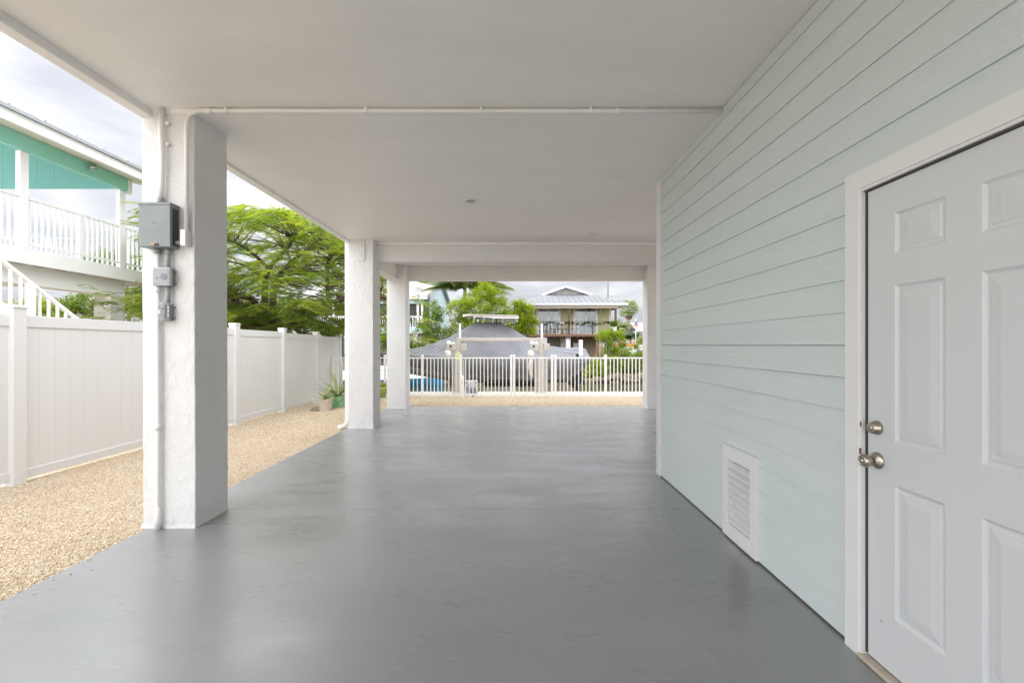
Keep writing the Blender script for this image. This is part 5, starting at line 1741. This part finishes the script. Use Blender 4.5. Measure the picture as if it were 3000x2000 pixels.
for (bx_, by_, d_, lb_) in ((1848,992,60,'dark drooping palm at the foot of the fan palm'),(1812,966,55,'pale feathery palm behind the balcony corner of the olive house')):
    c_ = P(bx_,by_,d_)
    t = thing('small_palm', lb_, 'palm', (c_.x, d_, .3))
    MB().tube([(c_.x,d_,.2),(c_.x+.05,d_,c_.z*.6),c_], [.14,.11,.1], 7).build('trunk', M['bark_grey'], t, smooth=True)
    nf = 16
    v, q = place(palm_frond(22,1.9,.5,.55,.02), np.tile(np.array(c_),(nf,1)), np.array([i*2.399 for i in range(nf)]), np.array([R(10+55*i/nf) for i in range(nf)]), np.zeros(nf), np.full(nf,1.0))
    np_mesh('crown', v, q, M['palm'] if bx_ < 1830 else M['leaf_dark'], t, tone=np.random.default_rng(5).random(len(v)))

# yard things beyond
shrub('hedge', 'yellow green hedge behind the far white fence beside the flagpole', 'hedge', (13.4,47,.2),
      pxblobs([(1868,1003,46,10),(1878,995,46,10),(1890,1000,46,12),(1900,990,46,12),(1845,1016,44,8),(1835,1018,44,6)]), 2600, .06, M['leaf_yellow'], 51, .05, .25)
ff = thing('far_vinyl_fence', 'white vinyl fence across the canal below the orange pickup', 'fence', (12,41,.2))
for i in range(7):
    x0, x1 = 9.4+i*.95, 9.4+(i+1)*.95
    zt = 1.08 if i < 2 else 1.30
    MB().box(x0-.06,x0+.06,40.94,41.06,.1,zt+.12).build('post', M['vinyl'], ff)
    for k in range(4):
        a = x0+.06+(x1-x0-.12)*k/4; b = a+(x1-x0-.12)/4-.008
        MB().box(a,b,40.985,41.015,.15,zt).build('board', M['vinyl'], ff)
    MB().box(x0+.06,x1-.06,40.97,41.03,zt-.01,zt+.06).build('top_rail', M['vinyl'], ff)
# orange pickup seen from behind
pk_ = thing('pickup_truck', 'orange pickup truck parked behind the far white fence', 'truck', (14.9,57,.3))
og = paint('orange_paint', (.75,.11,.015), .3, .04, 3)
X0 = P(1826,1010,57).x; X1 = X0+1.85
MB().box(X0,X1,57,61.6,.75,1.45).build('body', og, pk_, bevel=.08)
MB().box(X0+.02,X1-.02,56.96,57.0,.95,1.43).build('tailgate', og, pk_, bevel=.02)
MB().box(X0+.55,X1-.55,56.94,56.961,1.14,1.24).build('tailgate_badge', M['white_metal'], pk_)
cb = MB().add([(X0+.08,59,1.45),(X1-.08,59,1.45),(X1-.08,61,1.45),(X0+.08,61,1.45),(X0+.25,59.25,1.95),(X1-.25,59.25,1.95),(X1-.25,60.4,1.95),(X0+.25,60.4,1.95)],[(0,3,2,1),(4,5,6,7),(0,1,5,4),(1,2,6,5),(2,3,7,6),(3,0,4,7)]).build('cab', og, pk_, bevel=.05)
MB().add([(X0+.25,59.02,1.5),(X1-.25,59.02,1.5),(X1-.35,59.2,1.9),(X0+.35,59.2,1.9)],[(0,1,2,3)]).build('rear_window', M['pane'], cb)
MB().box(X0+.05,X1-.05,56.86,56.97,.62,.78).build('bumper', M['steel'], pk_, bevel=.03)
for x in (X0+.05,X1-.2):
    MB().box(x,x+.15,56.94,56.96,1.0,1.35).build('tail_light', paint('tail_light',(.35,.01,.01),.2,.05,9), pk_)
for x in (X0+.02,X1-.24):
    for y in (57.9,60.8):
        wv = MB().tube([(x,y,.66),(x+.22,y,.66)], .36, 20).build('wheel', M['black_rubber'], pk_)
        MB().tube([(x-.005,y,.66),(x+.225,y,.66)], .2, 14).build('rim', M['steel'], wv)
# flag on its pole
fg = thing('flagpole', 'white flagpole flying a stars and stripes flag beside the fan palm', 'flag', (P(1862.5,1010,44).x,44,.2))
fx = P(1862.5,1010,44).x
MB().tube([(fx,44,.2),(fx,44,3.75)], .035, 8).build('pole', M['white_metal'], fg, smooth=True)
MB().lathe([(.01,3.75),(.06,3.79),(.06,3.84),(.01,3.88)], 10, (fx,44,0)).build('finial', M['cream'], fg)
red = paint('flag_red',(.50,.02,.05),.7,.05,9); wht = paint('flag_white',(.75,.73,.72),.7,.03,9); blu = paint('flag_blue',(.03,.045,.20),.7,.05,9)
# the cloth hangs limp and slanting from the hoist
O = Vector((fx,43.95,3.68))
ex = Vector((-.30,-.05,-.62)); ez = Vector((.34,.05,-.42))      # fly and drop directions
def cloth(u, v_):
    return O + ex*u + ez*v_ + Vector((0,.05*math.sin(u*9+v_*5),.02*math.sin(u*8)))
for s_ in range(13):
    v0, v1 = s_/13*.9, (s_+1)/13*.9
    mb = MB()
    u0 = .42 if s_ < 7 else 0
    for k in range(9):
        u = u0+(1.0-u0)*k/8*1.0
        mb.v += [cloth(u,v0), cloth(u,v1)]
    mb.f = [(2*k,2*k+2,2*k+3,2*k+1) for k in range(8)]
    mb.v = [tuple(p) for p in mb.v]
    mb.build('stripe', red if s_ % 2 == 0 else wht, fg)
mb = MB(); 
for k in range(7):
    u = .42*k/6
    mb.v += [tuple(cloth(u,0)), tuple(cloth(u,7/13*.9))]
mb.f = [(2*k,2*k+2,2*k+3,2*k+1) for k in range(6)]
ca = mb.build('canton', blu, fg)
st_ = MB()
for i in range(5):
    for k in range(4):
        c_ = cloth(.05+.08*i, .05+.105*k) + Vector((0,-.006,0))
        st_.add([c_+Vector((-.012,0,0)),c_+Vector((0,0,-.012)),c_+Vector((.012,0,0)),c_+Vector((0,0,.012))],[(0,1,2,3)])
st_.build('stars', wht, ca)
# grey house and further roofs
gh = thing('grey_house', 'blue grey house with a pale roof beyond the flag', 'house', (28,88,.3))
gw = paint('grey_blue_wall',(.42,.47,.55),.6,.04,1)
MB().box(23.2,34,84,92,.2,4.0).build('wall', gw, gh)
slab([(22.8,83.6,3.9),(34.4,83.6,3.9),(34.4,88,5.6),(22.8,88,5.6)],.15).build('roof', M['whiteroof'], gh)
slab([(22.8,88,5.6),(34.4,88,5.6),(34.4,92.4,3.9),(22.8,92.4,3.9)],.15).build('roof', M['whiteroof'], gh)
for x in (24.2,26.2,29):
    w2 = MB().box(x,x+.9,83.95,84.0,1.6,3.2).build('window', M['hwhite'], gh)
    MB().box(x+.1,x+.8,83.93,83.951,1.7,3.1).build('pane', M['pane'], w2)
# utility pole and wires
up = thing('utility_pole', 'grey utility pole rising behind the olive house roof', 'utility pole', (12.55,60,.3))
MB().tube([(12.55,60,.2),(12.55,60,13)], [.14,.11], 10).build('pole', paint('grey_pole',(.20,.205,.22),.8,.06,2), up, smooth=True)
MB().box(11.4,13.7,59.9,60.0,12.2,12.32).build('crossarm', paint('grey_arm',(.36,.35,.34),.8,.06,2), up)
for x in (11.5,12.2,13.0,13.6):
    MB().lathe([(.03,12.32),(.05,12.38),(.03,12.48)], 8, (x,59.95,0)).build('insulator', M['cream'], up)
wires = [((1790,868,60),(1900,884,58)),((1782,900,60),(1900,903,58)),((1782,905,60),(1900,910,58)),((1786,915,60),(1900,922,58)),((1900,868,60),(1786,862,60)),((1500,854,60),(1780,812,60))]
for i,(a,b) in enumerate(wires):
    A, B = P(*a), P(*b)
    A = A + (A-B)*.02; B = B + (B-A)*2.2
    pts = [A.lerp(B,k/16)+Vector((0,0,-.25*math.sin(math.pi*k/16))) for k in range(17)]
    tag(MB().tube(pts,.022,5).build('power_line', M['grey_pvc'], smooth=True), 'thin dark overhead power line strung from the grey utility pole', 'wire', 'power lines beyond the houses')

# trees far behind on the left, seen under and beside the turquoise house
bgT = [((60,905,31),[(40,925,31,45),(100,900,31,40),(150,915,31,40)],'leaf_lime','bushy green tree seen through the stair rail of the turquoise house'),
       ((230,905,32),[(200,905,32,40),(250,890,32,42),(300,915,32,40)],'leaf_mid','leafy green tree seen between the stairs and the pier of the turquoise house'),
       ((390,900,33),[(340,905,33,40),(385,880,33,45),(430,900,33,45),(470,915,33,40)],'leaf_lime','tall green tree beside the concrete pier of the turquoise house'),
       ((330,740,40),[(270,765,40,30),(310,750,40,32),(350,760,40,34),(395,770,40,40),(430,800,40,45)],'leaf_mid','thin topped tree showing through the deck railing of the turquoise house'),
       ((600,900,36),[(540,915,36,45),(600,890,36,50),(660,905,36,50),(720,915,36,45)],'leaf_mid','green tree filling the gap under the left of the poinciana'),
       ((800,920,37),[(760,930,37,40),(820,910,37,45),(880,925,37,40),(930,940,37,40)],'leaf_lime','green tree behind the trunk of the poinciana'),
       ((1060,930,48),[(1000,940,48,40),(1060,920,48,45),(1120,935,48,40),(1180,950,48,40)],'leaf_mid','dark green tree behind the pale blue house'),]
for i,(b,bl,mt,lb_) in enumerate(bgT):
    c_ = P(*b)
    shrub('background_tree', lb_, 'tree', (c_.x, b[2], .2), pxblobs(bl)+[(c_.x+random.uniform(-1,1),b[2],1.2,1.6,1.2,1.2)], 6500, .085, M[mt], 60+i, .12, .35, group='trees beyond the canal')
shrub('background_tree', 'distant green treetop right of the olive house roof', 'tree', (10.5,62,.2), pxblobs([(1806,968,62,10),(1800,985,62,14),(1816,988,62,10)]), 2500, .12, M['leaf_mid'], 71, .12, .45, group='trees beyond the canal')
